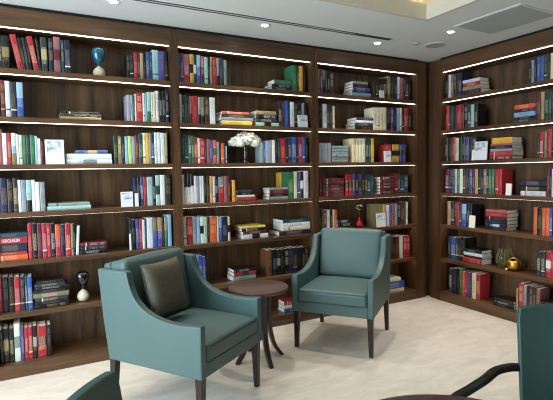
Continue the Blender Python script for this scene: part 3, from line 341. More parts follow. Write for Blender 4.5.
[3,6,[["U",[[0.2598,0.0512,0.2868,"S",0,1],[0.3154,0.0531,0.2969,"N",0,1],[0.3728,0.0381,0.3059,"K",0,1],[0.4137,0.0293,0.3124,"G",0,0],[0.4531,0.0344,0.2852,"O",0,0],[0.4903,0.0218,0.2909,"R",0,0],[0.5149,0.0417,0.2858,"P",0,1],[0.5594,0.02,0.2864,"M",0,0],[0.5821,0.0538,0.2882,"C",0,1],[0.6399,0.049,0.2875,"R",0,1]]],["S",[[0.8685,0.2412,0.0,0.0304,"K",0],[0.874,0.2352,0.031,0.0282,"S",0],[0.8796,0.2291,0.0598,0.027,"K",0]]],["U",[[1.1202,0.0196,0.2318,"Z",0,0],[1.1476,0.0472,0.2921,"R",0,1],[1.1983,0.0316,0.2807,"E",0,1],[1.2332,0.0292,0.2828,"K",0,1],[1.2645,0.0278,0.2843,"S",0,1],[1.2945,0.0305,0.2811,"D",0,1],[1.3284,0.0381,0.2743,"Q",0,1]]],["S",[[1.3712,0.2002,0.0,0.0395,"K",1],[1.3704,0.2002,0.0401,0.0365,"R",1],[1.3747,0.1952,0.0771,0.0295,"S",0],[1.3789,0.1902,0.1072,0.0314,"Z",0],[1.3783,0.1901,0.1393,0.0265,"K",0]]]]],
]

HEX = dict(R='#a82834', M='#5f1c29', K='#101114', N='#1b203a', B='#33549b', W='#d9dcdc', C='#d8d0b2', G='#2f6b4a', F='#1c2c24', T='#1a4049', L='#8fb4cc', I='#9cc4b8',
           Y='#d6a83a', A='#b8c774', O='#cf5a34', E='#89969a', P='#4d4580', S='#2d3236', D='#3a2722', Z='#a8906a', Q='#9a5f62', V='#7b7350', J='#dbd057', H='#6e4634')
CN = dict(R='red', M='maroon', K='black', N='navy', B='blue', W='white', C='cream', G='green', F='dark-green', T='dark-teal', L='pale-blue', I='mint-green',
          Y='yellow', A='lime-green', O='orange', E='grey', P='purple', S='charcoal', D='brown', Z='tan', Q='rose', V='olive', J='lemon', H='chestnut')
LIGHTC = set('WCLIYAEZQJ')
def book_spec(code):
    c = code[0]; mod = code[1:].replace('*','').replace('@',''); bands = {}
    for k in range(0, len(mod)-1, 2): bands[mod[k]] = mod[k+1]
    return c, bands
def jit(rgb, r): 
    return tuple(max(0, min(1, x*(1+r.uniform(-.12,.12)))) for x in rgb)
def book_geo(code, w, h, d, seed):
    """cover and page block of an upright book: spine at y=0 facing -y, base z=0"""
    r = random.Random(seed); c, bands = book_spec(code)
    base = jit(lin(HEX[c]), r)
    ink = lin('#e2d6a8') if c not in LIGHTC else lin('#2c2f38')
    if c not in LIGHTC and r.random() < .4: ink = lin('#dfe2e4')
    if c in 'KNFM' and r.random() < .35: ink = lin('#b89a55')
    t = .0022; hw = w/2
    zs = [0, .045*h, .1*h, .2*h, .235*h, .36*h, .66*h, .72*h, .9*h, h]
    if '^' in bands or '_' in bands: zs = [0, .045*h, .1*h, .16*h, .3*h, .36*h, .56*h, .6*h, .92*h, h]
    def colour(k):
        zc = (zs[k]+zs[k+1])/2/h
        if '^' in bands and zc > .58: return lin(HEX[bands['^']])
        if '_' in bands and zc < .34: return lin(HEX[bands['_']])
        if '=' in bands and .36 < zc < .66: return lin(HEX[bands['=']])
        return base
    style = r.choice((0, 0, 1, 2)) 
    rule = r.random() < .2; inkv = r.choice((.12,.25,.4,.6))
    if '*' in code: inkv = 0; style = 2; rule = False
    seg = 4; outer = [(-hw, d)]
    bul = min(.004, w*.12)
    for i in range(seg+1):
        a = PI*(i/seg); outer.append((-hw*math.cos(a), bul*(1-math.sin(a))))
    outer.append((hw, d))
    inner = [(-hw+t, d)] + [(-(hw-t)*math.cos(PI*i/seg), bul*(1-math.sin(PI*i/seg))+t) for i in range(seg+1)] + [(hw-t, d)]
    V, F, C, I, U = [], [], [], [], []
    def face(pts, col, a=0, uv=None):
        s = len(V); V.extend(pts); F.append(tuple(range(s, s+len(pts)))); C.append(col); I.append((*ink, a)); U.append(uv or [(p[0], p[2]) for p in pts])
    n = len(outer)
    for k in range(len(zs)-1):
        z0, z1 = zs[k], zs[k+1]; cc = colour(k)
        for i in range(n-1):
            (x0,y0),(x1,y1) = outer[i], outer[i+1]
            spine = 1 <= i <= seg; mid = 2 <= i <= seg-1
            a = 0; col = cc if spine else colour(5)
            if spine and rule and k in (3, 7) and not bands: col = ink if k == 3 else col
            if spine and mid and ((style == 0 and k in (4,5,6)) or (style == 1 and k in (5,7)) or (style == 2 and k in (4,5))): a = inkv
            if spine and mid and k == 1: a = inkv*.35
            face([(x0,y0,z0),(x1,y1,z0),(x1,y1,z1),(x0,y0,z1)], col, a, [(x0+seed*.37,z0),(x1+seed*.37,z0),(x1+seed*.37,z1),(x0+seed*.37,z1)])
    for i in range(n-1):
        (x0,y0),(x1,y1) = inner[i], inner[i+1]
        face([(x1,y1,0),(x0,y0,0),(x0,y0,h),(x1,y1,h)], base)
        for z, rev in ((0, 1), (h, 0)):
            q = [(*outer[i], z), (*outer[i+1], z), (*inner[i+1], z), (*inner[i], z)]
            face(q[::-1] if rev else q, base)
    for s_ in (0, n-1):
        (x0,y0),(x1,y1) = outer[s_], inner[s_]; q = [(x0,y0,0),(x1,y1,0),(x1,y1,h),(x0,y0,h)]
        face(q if s_ == 0 else q[::-1], base)
    x = hw-t-.0002; y0, y1, z0, z1 = bul+t+.0005, d-.004, .0035, h-.0035
    PV = [(-x,y0,z0),(x,y0,z0),(x,y1,z0),(-x,y1,z0),(-x,y0,z1),(x,y0,z1),(x,y1,z1),(-x,y1,z1)]
    PF = [(0,3,2,1),(4,5,6,7),(0,1,5,4),(1,2,6,5),(2,3,7,6),(3,0,4,7)]
    return V, F, C, I, U, PV, PF
def fill(me, V, F, C, I, U, mats, mi=None):
    me.from_pydata(V, [], F)
    for m in mats: me.materials.append(m)
    if C:
        a = me.color_attributes.new('tint', 'FLOAT_COLOR', 'CORNER'); b = me.color_attributes.new('ink', 'FLOAT_COLOR', 'CORNER'); uv = me.uv_layers.new(name='UVMap')
        ca, cb, cu = [], [], []
        for f, c, i, u in zip(F, C, I, U):
            for q in range(len(f)): ca += [*c, 1]; cb += list(i); cu += list(u[q])
        a.data.foreach_set('color', ca); b.data.foreach_set('color', cb); uv.data.foreach_set('uv', cu)
    if mi: me.polygons.foreach_set('material_index', mi)
ORD = 'first second third fourth fifth sixth seventh eighth ninth tenth eleventh twelfth thirteenth fourteenth fifteenth sixteenth seventeenth eighteenth nineteenth twentieth twenty-first twenty-second twenty-third twenty-fourth twenty-fifth twenty-sixth'.split()
SHELF = ['top shelf', 'second shelf down', 'third shelf down', 'fourth shelf down', 'fifth shelf down', 'sixth shelf down', 'bottom shelf']
BAYN = ['left bay', 'middle bay', 'third bay', 'right-wall bay']
def colour_words(code):
    c, b = book_spec(code); s = CN[c]
    if '^' in b and b['^'] != c: s = CN[b['^']]+'-topped '+s
    elif '_' in b: s = CN[b['_']]+'-footed '+s
    elif '=' in b: s = CN[b['=']]+'-banded '+s
    return s
REST = dict(V=[], F=[], C=[], I=[], U=[], M=[])
def place(code, w, h, d, M, indiv, label, group, seed):
    V, F, C, I, U, PV, PF = book_geo(code, w, h, d, seed)
    if indiv:
        me = bpy.data.meshes.new('book'); fill(me, V, F, C, I, U, [COVER]); o = bpy.data.objects.new('book', me); link(o); o.matrix_world = M
        tag(o, label, 'book', group)
        mp = bpy.data.meshes.new('page_block'); fill(mp, PV, PF, None, None, None, [PAGES]); p = bpy.data.objects.new('page_block', mp); link(p, o)
        return o
    s = len(REST['V']); REST['V'] += [tuple(M @ Vector(v)) for v in V+PV]
    REST['F'] += [tuple(i+s for i in f) for f in F] + [tuple(i+s+len(V) for i in f) for f in PF]
    REST['C'] += C+[(1,1,1)]*6; REST['I'] += I+[(0,0,0,0)]*6; REST['U'] += U+[[(0,0)]*4]*6; REST['M'] += [0]*len(F)+[1]*6
def wallM(bay): return Matrix.Rotation(-PI/2, 4, 'Z') if bay == 3 else Matrix()
seed = 0
for bay, row, groups in ROWS:
    fz = FLOORZ[row]; WM = wallM(bay)
    nu = sum(1 for g in groups if g[0] == 'U'); ns = sum(1 for g in groups if g[0] == 'S'); iu = is_ = 0
    names = {1: [''], 2: ['left ', 'right '], 3: ['left ', 'middle ', 'right ']}
    for kind, L in groups:
        if kind == 'U':
            nm = names[nu][iu]; iu += 1
            for k, (u, w, h, code, lean, ind) in enumerate(L):
                seed += 1; r = random.Random(seed); d = min(.235, h*r.uniform(.56,.68)); ins = (.06 if row > 4 else .045) + r.uniform(0,.006); ww = w-.0008
                if '@' in code: d = .1; ins = .19
                if ins+d > DP-.004: d = DP-.004-ins
                M = WM @ Matrix.Translation((u+w/2, ins, fz+.0004))
                if lean:
                    hh = h; th = math.atan(lean)
                    M = WM @ Matrix.Translation((u+w/2, ins, fz+.0006+abs(math.sin(th))*w/2)) @ Matrix.Rotation(th, 4, 'Y')
                size = 'slim' if w < .022 else ('thick' if w > .042 else ('tall' if h > .27 else ('short' if h < .225 else 'plain')))
                lb = f"{size} {colour_words(code)} upright book, {ORD[k]} from left in {nm}row, {SHELF[row]}, {BAYN[bay]}"
                place(code, ww, h, d, M, ind, lb, f"upright books on the {SHELF[row]} of the {BAYN[bay]}", seed)
        elif kind == 'S':
            nm = names[ns][is_]; is_ += 1; n = len(L)
            for k, (u, ln, z, t, code, ind) in enumerate(L):
                seed += 1; r = random.Random(seed); d = min(.225, ln*r.uniform(.68,.76)); ins = .038+r.uniform(0,.01)
                if bay == 1 and row == 3: d = min(d, .145)
                if row == 4 and bay == 0 and k < 5 and u < -4.4: d = .17
                M = WM @ Matrix.Translation((u, ins, fz+z+t/2+.0004)) @ Matrix.Rotation(PI/2, 4, 'Y')
                pos = 'bottom' if k == 0 else ('topmost' if k == n-1 else ORD[k]+' from bottom')
                if n == 1: pos = 'single'
                lb = f"{colour_words(code)} book lying flat, {pos} in {nm}stack, {SHELF[row]}, {BAYN[bay]}"
                o = place(code, t-.0004, ln, d, M, ind, lb, f"stacked books on the {SHELF[row]} of the {BAYN[bay]}", seed)
                if '*' in code and o:
                    cu = bpy.data.curves.new('spine_title', 'FONT'); cu.body = 'FERGUSON'; cu.size = t*.72; cu.extrude = .0002; cu.align_x = 'RIGHT'; cu.align_y = 'CENTER'; cu.space_character = .92
                    tmp = bpy.data.objects.new('tmp', cu); link(tmp); bpy.context.view_layer.update(); tm = bpy.data.meshes.new_from_object(tmp.evaluated_get(bpy.context.evaluated_depsgraph_get())); bpy.data.objects.remove(tmp)
                    tm.materials.clear(); tm.materials.append(CARDW); to = bpy.data.objects.new('spine_title', tm); link(to, o)
                    # book local: x = down in the world, z = along the wall, -y faces the room
                    to.matrix_local = Matrix(((0,-1,0,0),(0,0,-1,-.0006),(.74,0,0,ln*.78),(0,0,0,1)))
                    tag(to, 'white capital letters on the red spine')
        else:
            for k, (u0, wd_, hh, c) in enumerate(L):
                u1 = u0+wd_
                pic = c == 'P'; nm = 'picture_card' if pic else 'booklet'
                M = WM @ Matrix.Translation(((u0+u1)/2, .012, fz+.0004)) @ Matrix.Rotation(-.06, 4, 'X')
                w = u1-u0; bm = bmesh.new(); add_box(bm, -w/2, w/2, 0, .012, 0, hh)
                o = mesh_obj(nm, bm, {'P': CARDW, 'W': CARDW, 'E': PAGES, 'C': PAGES}[c], None, bevel=.001, seg=1); o.matrix_world = M
                lb = f"{'white card with a faint blue picture' if pic else 'small narrow plain pale booklet'} standing before the books, {SHELF[row]}, {BAYN[bay]}"
                if pic: box('picture', (-w*.42, w*.42, -.0006, .0002, hh*.5, hh*.94), PICTURE, o)
                tag(o, lb, 'card' if pic else 'booklet')
me = bpy.data.meshes.new('books'); fill(me, REST['V'], REST['F'], REST['C'], REST['I'], REST['U'], [COVER, PAGES], REST['M'])
tag(link(bpy.data.objects.new('books', me)), 'the many slimmer and smaller books filling the gaps on all the walnut shelves', 'books', kind='stuff')

# ------------------------------------------------------------------ shelf ornaments
SAND = plain('cream_sand', '#d9d3b4', rough=.6); TEALG = plain('teal_glass_bulb', '#12546b', rough=.08, **{'Coat Weight': .6}); BLACKG = plain('black_glass_bulb', '#0d1214', rough=.08, **{'Coat Weight': .6})
CLEAR = glass('clear_glass', '#f4f7f6', 0)
def hourglass(loc, mat, label):
    r = empty('hourglass', loc, label=label, cat='hourglass', group='tall glass hourglasses')
    bm = bmesh.new(); add_lathe(bm, [(0,.0),(.02,.0),(.04,.01),(.0485,.034),(.046,.056),(.034,.076),(.016,.092),(.007,.101),(0,.102)], 32); mesh_obj('lower_bulb', bm, SAND, r, smooth=180)
    bm = bmesh.new(); add_lathe(bm, [(0,.101),(.007,.102),(.012,.11),(.028,.131),(.044,.158),(.0535,.188),(.0555,.21),(.05,.235),(.036,.249),(.018,.255),(0,.256)], 32); mesh_obj('upper_bulb', bm, mat, r, smooth=180)
    bm = bmesh.new(); add_lathe(bm, [(.0085,.094),(.0115,.102),(.0095,.109)], 24); mesh_obj('neck_ring', bm, mat, r, smooth=180)
hourglass((-3.715, .12, FLOORZ[0]), TEALG, 'hourglass with deep teal upper bulb and cream lower bulb, on the top shelf')
hourglass((-3.914, .11, FLOORZ[5]), BLACKG, 'hourglass with black upper bulb and cream lower bulb, low in the left bay')
# white flowers in a slim glass vase
fv = (-2.385, .11, FLOORZ[2])
r = empty('glass_vase', fv, label='slim clear glass cylinder vase holding the white flowers on the middle bay', cat='vase')
bm = bmesh.new(); add_lathe(bm, [(0,0),(.036,0),(.036,.005),(.02,.009),(.019,.19),(.0155,.19),(.0155,.014),(0,.014)], 32); mesh_obj('cylinder', bm, CLEAR, r, smooth=40)
bq = empty('hydrangea_bouquet', (fv[0], fv[1], fv[2]+.012), label='mound of white hydrangea blossoms in the slim glass vase', cat='flowers')
PETAL = plain('white_petals', '#e9e7dc', rough=.6, **{'Subsurface Weight': .0}); STEM = plain('green_stem', '#4c5c35', rough=.6)
rr = random.Random(3)
heads = [(-.12,0,.185,.05),(-.075,-.03,.205,.06),(-.07,.03,.2,.05),(-.02,-.035,.215,.062),(0,.03,.24,.055),(.045,-.03,.22,.062),(.07,.03,.205,.05),(.105,-.01,.2,.055),(.14,0,.175,.042),(0,-.05,.195,.05),(-.145,-.01,.18,.032),(.08,-.045,.175,.045),(-.08,-.05,.175,.042)]
for hx, hy, hz, hr in heads:
    bm = bmesh.new()
    for k in range(90):
        a = rr.uniform(0, 2*PI); b = math.acos(rr.uniform(-.35, 1)); n = Vector((math.cos(a)*math.sin(b), math.sin(a)*math.sin(b), math.cos(b)))
        p = Vector((hx,hy,hz)) + n*hr*rr.uniform(.7,1.12); t = n.orthogonal().normalized(); s2 = n.cross(t)
        ang = rr.uniform(0, PI)
        for q in range(4):
            A = ang+q*PI/2; dd = t*math.cos(A)+s2*math.sin(A); e = n.cross(dd); L_ = .015
            vs = [bm.verts.new(x) for x in (p, p+dd*L_*.6+e*L_*.5+n*.002, p+dd*L_*1.1+n*.004, p+dd*L_*.6-e*L_*.5+n*.002)]
            bm.faces.new(vs)
    bmesh.ops.create_icosphere(bm, subdivisions=2, radius=hr*.86, matrix=Matrix.Translation((hx,hy,hz)) @ Matrix.Scale(.8,4))
    mesh_obj('flower_head', bm, PETAL, bq)
bm = bmesh.new()
for hx, hy, hz, hr in heads[:9]: add_tube(bm, spline([(hx*.04,hy*.1,.004),(hx*.06,hy*.12,.12),(hx,hy,hz)], 5), .002, 5)
mesh_obj('stem', bm, STEM, bq)
# red bulb vase with a sprig
RED = plain('glossy_red_glaze', '#b3142a', rough=.12, **{'Coat Weight': .5})
rv = (-.985, .1, FLOORZ[4])
r = empty('bud_vase', rv, label='small glossy red teardrop bud vase with a pale sprig on the third bay', cat='vase')
bm = bmesh.new(); add_lathe(bm, [(0,0),(.02,0),(.038,.014),(.043,.036),(.036,.062),(.018,.088),(.008,.108),(.0075,.124),(.005,.124),(.005,.1),(0,.09)], 32); mesh_obj('body', bm, RED, r, smooth=180)
sg = empty('flower_sprig', (rv[0], rv[1], rv[2]+.1), label='pale green flower sprig standing in the red bud vase', cat='flowers')
bm = bmesh.new(); tips = [(-.028,0,.125),(-.012,.01,.15),(.014,-.008,.155),(.035,.005,.145),(.002,0,.11)]
for t in tips: add_tube(bm, spline([(0,0,-.08),(0,0,.04),t], 5), .0014, 5)
mesh_obj('stem', bm, STEM, sg)
PALE = plain('pale_green_petals', '#b9bd98', rough=.6)
for t in tips:
    bm = bmesh.new()
    for k in range(14):
        a = rr.uniform(0,2*PI); dd = Vector((math.cos(a), math.sin(a), rr.uniform(-.2,.8))).normalized(); e = dd.orthogonal().normalized(); p = Vector(t)
        vs = [bm.verts.new(x) for x in (p, p+dd*.009+e*.005, p+dd*.018, p+dd*.009-e*.005)]; bm.faces.new(vs)
    mesh_obj('blossom', bm, PALE, sg)
# ribbed green glass vase and gold pot on the right wall
GREENG, _nt, _b = new_mat('olive_green_glass'); _b.inputs['Base Color'].default_value = (*lin('#6d7448'), 1); _b.inputs['Roughness'].default_value = .06; _b.inputs['Alpha'].default_value = .14; _b.inputs['Coat Weight'].default_value = .5
def wb(u, d, z): return (d, -u, z)
r = empty('ribbed_vase', wb(.915,.17,FLOORZ[5]), label='ribbed olive green glass bowl vase beside the gold pot', cat='vase')
bm = bmesh.new(); prof = [(.03,0),(.055,.012),(.08,.05),(.086,.09),(.078,.13),(.062,.165),(.058,.18)]
segs = 48; rings = []
for R_, z in [(a,b) for a,b in [tuple(v) for v in [(p[0],p[1]) for p in spline([(x,y,0) for x,y in prof],4)]]]:
    rings.append([bm.verts.new(((R_*(1+.045*math.cos(12*2*PI*i/segs)))*math.cos(2*PI*i/segs), (R_*(1+.045*math.cos(12*2*PI*i/segs)))*math.sin(2*PI*i/segs), z)) for i in range(segs)])
for a, b in zip(rings, rings[1:]):
    for i in range(segs): bm.faces.new((a[i],a[(i+1)%segs],b[(i+1)%segs],b[i]))
bm.faces.new(rings[0][::-1])
o = mesh_obj('bowl', bm, GREENG, r, smooth=180); sm = o.modifiers.new('thick', 'SOLIDIFY'); sm.thickness = .004
RIBG = plain('dark_olive_glass_rib', '#6f7450', rough=.1, **{'Coat Weight': .6})
for k in range(12):
    a = 2*PI*k/12; bm = bmesh.new(); add_tube(bm, [(p.x*1.03*math.cos(a), p.x*1.03*math.sin(a), p.y+(.02 if i > 22 else 0)) for i, p in enumerate(spline([(x,y,0) for x,y in prof],4))], .003, 6); mesh_obj('rib', bm, RIBG, r, smooth=180)
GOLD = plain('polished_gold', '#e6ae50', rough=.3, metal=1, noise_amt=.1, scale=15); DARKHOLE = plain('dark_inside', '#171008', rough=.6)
r = empty('gold_pot', wb(1.07,.092,FLOORZ[5]), label='round polished gold pot tipped so its dark mouth shows, on the right wall', cat='pot')
T0 = Matrix.Translation((0,0,.064)) @ Matrix.Rotation(math.radians(20), 4, 'Z') @ Matrix.Rotation(math.radians(-27), 4, 'Y') @ Matrix.Scale(1.1, 4)
bm = bmesh.new(); n = 16; add_lathe(bm, [(0,-.064)]+[(.064*math.sin(a), -.064*math.cos(a)) for a in [PI*(.08+.78*i/n) for i in range(n+1)]]+[(.024,.054),(.022,.05)], 40, T0); mesh_obj('body', bm, GOLD, r, smooth=180)
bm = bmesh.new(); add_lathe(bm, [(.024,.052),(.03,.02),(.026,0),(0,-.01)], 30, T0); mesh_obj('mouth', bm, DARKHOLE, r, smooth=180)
bm = bmesh.new(); add_lathe(bm, [(0,0),(.022,0),(.02,.014),(.012,.02),(0,.022)], 24, Matrix.Translation((-.045,.05,0))); mesh_obj('foot', bm, GOLD, r, smooth=180)

# ------------------------------------------------------------------ armchairs
def make_armchair():
    r = empty('armchair', (0,0,0)); Wd, Dd, h0, ha, hb = .7217, .7791, .333, .662, .94
    hx, hy = Wd/2, Dd/2; ta = .052
    curve = spline([(.195,hb,0),(.182,.885,0),(.16,.82,0),(.118,.757,0),(.045,.702,0),(-.07,.663,0),(-.22,.65,0),(-hy,ha,0)], 6)
    prof = [(-hy,h0),(hy-.01,h0),(hy+.035,.62),(hy+.07,hb)] + [(p.x,p.y) for p in curve][:-1] + [(-hy,ha-.002)]
    for s in (-1, 1):
        bm = bmesh.new(); a, b = (hx-ta, hx) if s > 0 else (-hx, -hx+ta)
        add_prism(bm, prof, a, b, 0); arm = mesh_obj('arm', bm, TEAL, r, smooth=35, bevel=.012, seg=3)
        bm = bmesh.new(); x = s*(hx-.0015)
        add_tube(bm, [(x, p.x, p.y+.001) if p.y > .7 else (x, p.x, p.y) for p in curve] + [(x, -hy-.001, ha-.05), (x, -hy-.001, h0+.01)], .0034, 6); mesh_obj('piping', bm, TEAL_PIPE, arm, smooth=180)
    # back shell between the arms, leaning back
    bm = bmesh.new(); add_prism(bm, [(hy-.13,h0),(hy-.012,h0),(hy+.033,.62),(hy+.07,.95),(hy+.055,.97),(hy+.01,.965),(hy-.1,.6)], -hx+ta, hx-ta, 0); mesh_obj('backrest', bm, TEAL, r, smooth=35, bevel=.012, seg=3)
    bm = bmesh.new(); M = Matrix.Translation((0,.298,.757)) @ Matrix.Rotation(math.radians(-10), 4, 'X')
    add_soft(bm, 0,0,0, Wd-2*ta-.004, .15, .47, .035, crown=.012, fcrown=.018, mat=M); mesh_obj('back_cushion', bm, TEAL, r, smooth=180)
    bm = bmesh.new(); add_prism(bm, [(-hy+.004,h0),(hy-.1,h0),(hy-.1,.43),(-hy+.004,.43)], -hx+ta-.001, hx-ta+.001, 0); mesh_obj('seat_frame', bm, TEAL, r, bevel=.006)
    bm = bmesh.new(); add_soft(bm, 0, -.096, .476, Wd-2*ta-.006, .605, .122, .03, crown=.024); sc_ = mesh_obj('seat_cushion', bm, TEAL, r, smooth=180)
    bm = bmesh.new(); xx = Wd/2-ta-.008
    for z in (.528, .426): add_tube(bm, [(-xx,.1,z),(-xx,-.37,z),(-xx+.02,-.3975,z),(xx-.02,-.3975,z),(xx,-.37,z),(xx,.1,z)], .0036, 6)
    mesh_obj('piping', bm, TEAL_PIPE, sc_, smooth=180)
    for sx in (-1, 1):
        for sy in (-1, 1):
            bm = bmesh.new(); cx, cy = sx*(hx-.033), sy*(hy-.033); a, b = .025, .017; dx, dy = sx*.006, sy*(.0 if sy < 0 else .02)
            T_ = [bm.verts.new((cx+i*a, cy+j*a, h0+.004)) for i, j in ((-1,-1),(1,-1),(1,1),(-1,1))]; B_ = [bm.verts.new((cx+dx+i*b, cy+dy+j*b, 0)) for i, j in ((-1,-1),(1,-1),(1,1),(-1,1))]
            bm.faces.new(T_); bm.faces.new(B_[::-1])
            for k in range(4): bm.faces.new((B_[k],B_[(k+1)%4],T_[(k+1)%4],T_[k]))
            mesh_obj('leg', bm, DARKWOOD, r, bevel=.003)
    return r
A1 = (-3.3467, -.959, .5884); A2 = (-1.7396, -.6106, -.9069)
c1 = make_armchair(); index_children(); c2 = copy_tree(c1)
c1.location = (A1[0],A1[1],0); c1.rotation_euler = (0,0,A1[2]); tag(c1, 'teal armchair with a brown leather cushion, in front of the left bookcase bays', 'armchair', 'teal upholstered armchairs')
c2.location = (A2[0],A2[1],0); c2.rotation_euler = (0,0,A2[2]); tag(c2, 'teal armchair without a cushion, between the round side table and the corner', 'armchair', 'teal upholstered armchairs')
# leather cushion leaning on the back of the first armchair
M1 = Matrix.Translation((A1[0],A1[1],0)) @ Matrix.Rotation(A1[2],4,'Z')
bm = bmesh.new(); n = 18
def pil(i, j, s):
    u, v = i/n*2-1, j/n*2-1; e = (1-u**4)*(1-v**4); pinch = 1-.07*(1-abs(u))*abs(v)**3-.0
    x = u*.178*(1-.06*(1-v*v)); z = v*.188*(1-.06*(1-u*u)); return Vector((x, s*(.006+.058*max(0,e)**.55), z))
for s in (-1, 1):
    g = [[bm.verts.new(pil(i,j,s)) for j in range(n+1)] for i in range(n+1)]
    for i in range(n):
        for j in range(n): bm.faces.new((g[i][j],g[i+1][j],g[i+1][j+1],g[i][j+1]))
bmesh.ops.remove_doubles(bm, verts=bm.verts, dist=.0001)
edge = [v for v in bm.edges if v.is_boundary]
bmesh.ops.bridge_loops(bm, edges=edge)
pl = mesh_obj('throw_pillow', bm, LEATHER, None, smooth=60)
pl.matrix_world = M1 @ Matrix.Translation((-.08,.12,.785)) @ Matrix.Rotation(math.radians(-14),4,'X') @ Matrix.Rotation(math.radians(0),4,'Y')
tag(pl, 'worn brown leather cushion leaning on the backrest of the teal armchair', 'cushion')
bm = bmesh.new(); q = [(-.2,-.19),(.2,-.19),(.2,.19),(-.2,.19)]
loop = [pil(i,0,0) for i in range(0,n+1)] + [pil(n,j,0) for j in range(1,n+1)] + [pil(i,n,0) for i in range(n-1,-1,-1)] + [pil(0,j,0) for j in range(n-1,-1,-1)]
add_tube(bm, loop, .0035, 6); mesh_obj('seam', bm, STITCH, pl, smooth=180)

# ------------------------------------------------------------------ round side table
def lathe_top(name, r, z0, z1, par, mat):
    bm = bmesh.new(); add_lathe(bm, [(0,z0),(r-.012,z0),(r-.002,z0+.008),(r,z1-.01),(r-.004,z1-.002),(r-.01,z1),(0,z1)], 72); return mesh_obj(name, bm, mat, par, smooth=40)
st = empty('side_table', (-2.635,-.6437,0), label='small round brown side table with four curved legs between the two armchairs', cat='side table')
lathe_top('tabletop', .249, .592, .622, st, TABLEWOOD)
for k in range(4):
    a = k*PI/2; bm = bmesh.new()
    P = spline([(.105,0,.592),(.092,0,.48),(.09,0,.36),(.102,0,.23),(.14,0,.1),(.207,0,.0)], 5); prev = None
    for i, p in enumerate(P):
        t = (P[min(i+1,len(P)-1)]-P[max(i-1,0)]).normalized(); nn = Vector((-t.z,0,t.x)); f = i/(len(P)-1); hw_ = .027-.009*f; th_ = .019-.005*f
        if i == len(P)-1: nn = Vector((1,0,0))
        ring_ = [bm.verts.new(p+nn*sx*th_+Vector((0,sy*hw_,0))) for sx, sy in ((-1,-1),(1,-1),(1,1),(-1,1))]
        if prev:
            for q in range(4): bm.faces.new((prev[q],prev[(q+1)%4],ring_[(q+1)%4],ring_[q]))
        else: bm.faces.new(ring_)
        prev = ring_
    bm.faces.new(prev[::-1]); o = mesh_obj('leg', bm, DARKWOOD, st, smooth=40, bevel=.003); o.rotation_euler = (0,0,a)
bm = bmesh.new(); add_lathe(bm, [(.1,.565),(.125,.565),(.125,.592),(.1,.592)], 40); mesh_obj('collar', bm, DARKWOOD, st, smooth=40)
# near round table
nt_ = empty('round_table', (-3.215,-3.2,0), label='round brown table at the bottom edge near the camera, beside the black chair arm', cat='table')
lathe_top('tabletop', .45, .69, .72, nt_, TABLEWOOD)
bm = bmesh.new(); add_lathe(bm, [(0,0),(.26,0),(.26,.012),(.05,.03),(.035,.06),(.035,.66),(.12,.69)], 40); mesh_obj('pedestal', bm, BLACKMETAL, nt_, smooth=40)

# ------------------------------------------------------------------ visitor chairs with black tube arms
TEAL2 = plain('deep_teal_upholstery', '#345350', rough=.5, noise_amt=.05, scale=6, bump=.1, bscale=420)
def make_visitor():
    r = empty('visitor_chair', (0,0,0)); hw = .25
    # origin under the backrest; the chair faces -y
    bm = bmesh.new(); n = 16; m = 14; T_ = .035
    def bp(i, j, s):
        u = i/n*2-1; v = j/m; z = .44+.51*v; lean = .07*v
        y = lean - .03*u*u + s*T_
        x = u*hw; c = max(0, v-.9)/.1
        return Vector((x*(1-.03*c), y, z - .012*c*u*u))
    g = {s: [[bm.verts.new(bp(i,j,s)) for j in range(m+1)] for i in range(n+1)] for s in (0,1)}
    for s in (0,1):
        for i in range(n):
            for j in range(m): bm.faces.new((g[s][i][j],g[s][i+1][j],g[s][i+1][j+1],g[s][i][j+1]))
    for i in range(n):
        for j in (0,m): bm.faces.new((g[0][i][j],g[0][i+1][j],g[1][i+1][j],g[1][i][j]))
    for j in range(m):
        for i in (0,n): bm.faces.new((g[0][i][j],g[0][i][j+1],g[1][i][j+1],g[1][i][j]))
    mesh_obj('backrest', bm, TEAL2, r, smooth=50, bevel=.005, seg=2)
    bm = bmesh.new(); add_soft(bm, 0, -.235, .44, .5, .48, .07, .025, crown=.012); mesh_obj('seat', bm, TEAL2, r, smooth=180)
    for s in (-1, 1):
        bm = bmesh.new(); P = spline([(s*.24,.036,.668),(s*.29,.03,.668),(s*.36,-.002,.662),(s*.415,-.04,.64),(s*.48,-.045,.595),(s*.565,-.06,.54),(s*.6,-.08,.44)], 6); add_tube(bm, P, .0235, 12, .75)
        P2 = spline([(s*.6,-.08,.44),(s*.58,-.14,.3),(s*.46,-.3,.05),(s*.42,-.34,.018)], 6); add_tube(bm, P2, .0235, 12, .75)
        mesh_obj('arm', bm, BLACKMETAL, r, smooth=180)
        bm = bmesh.new(); add_tube(bm, spline([(s*.22,.0,.42),(s*.23,.05,.2),(s*.26,.1,.012)], 5), .014, 8); mesh_obj('leg', bm, BLACKMETAL, r, smooth=180)
    bm = bmesh.new(); add_tube(bm, [(-.22,.0,.405),(.22,.0,.405)], .012, 8); mesh_obj('crossbar', bm, BLACKMETAL, r, smooth=180)
    return r
v1 = make_visitor(); index_children(); v2 = copy_tree(v1)
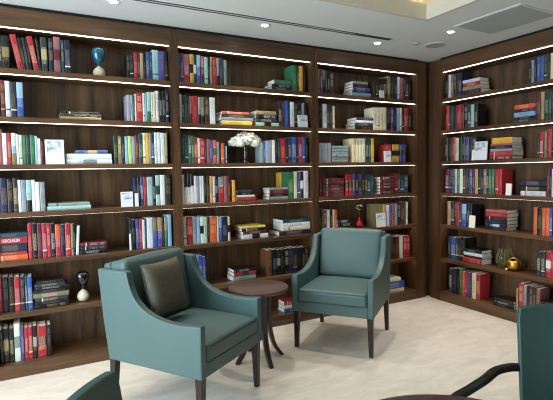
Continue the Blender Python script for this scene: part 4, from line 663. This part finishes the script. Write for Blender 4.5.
# right one: backrest edge fixed by position, lateral direction L
def put(o, edge, L, side, label):
    L = Vector(L).normalized(); c = Vector(edge) + L*.25*side
    o.location = (c.x, c.y, 0); o.rotation_euler = (0, 0, math.atan2(L.y, L.x)); tag(o, label, 'chair', 'teal chairs at the near round table')
put(v1, (-2.392,-2.798), (.81,-.58), 1, 'teal chair cropped at the edge by the bottom right, its black tube arm reaching out')
put(v2, (-4.025,-2.53), (.5,.866), -1, 'teal chair of which just the top corner of the backrest shows, below the big armchair')


# ------------------------------------------------------------------ camera and light
f, pitch, yaw, roll = 460.5171, .0622, .4961, -.0166
d = Vector((math.sin(yaw)*math.cos(pitch), math.cos(yaw)*math.cos(pitch), -math.sin(pitch)))
rt = Vector((math.cos(yaw), -math.sin(yaw), 0)); up = rt.cross(d)
rt, up = rt*math.cos(roll)+up*math.sin(roll), -rt*math.sin(roll)+up*math.cos(roll)
cam = bpy.data.cameras.new('camera'); cam.sensor_width = 36; cam.sensor_fit = 'HORIZONTAL'; cam.lens = f*36/553; cam.clip_start = .05
co = bpy.data.objects.new('camera', cam); link(co)
Mx = Matrix((rt, up, -d)).transposed().to_4x4(); Mx.translation = Vector((-4.2917,-4.0437,1.5727)); co.matrix_world = Mx
sc.camera = co
def area(name, loc, rot, sx, sy, e, col):
    L = bpy.data.lights.new(name, 'AREA'); L.shape = 'RECTANGLE'; L.size = sx; L.size_y = sy; L.energy = e; L.color = col
    o = bpy.data.objects.new(name, L); link(o); o.location = loc; o.rotation_euler = rot; return o
area('window_daylight', (XL-.12, (WY0+WY1)/2, (WZ0+WZ1)/2), (0, -PI/2, 0), WZ1-WZ0, WY1-WY0, 250, (.76,.91,1))
w = bpy.data.worlds.new('sky'); sc.world = w; w.use_nodes = True
bg = w.node_tree.nodes['Background']; bg.inputs[0].default_value = (.75,.87,1,1); bg.inputs[1].default_value = 1.5
sc.view_settings.view_transform = 'Standard'; sc.view_settings.look = 'None'; sc.view_settings.gamma = 1; sc.view_settings.exposure = 0
sc.view_settings.use_curve_mapping = False
cy = sc.cycles; cy.use_denoising = True; cy.filter_width = 1.15; cy.max_bounces = 8; cy.diffuse_bounces = 4; cy.glossy_bounces = 3; cy.transmission_bounces = 6; cy.caustics_reflective = False; cy.caustics_refractive = False; cy.sample_clamp_indirect = 4
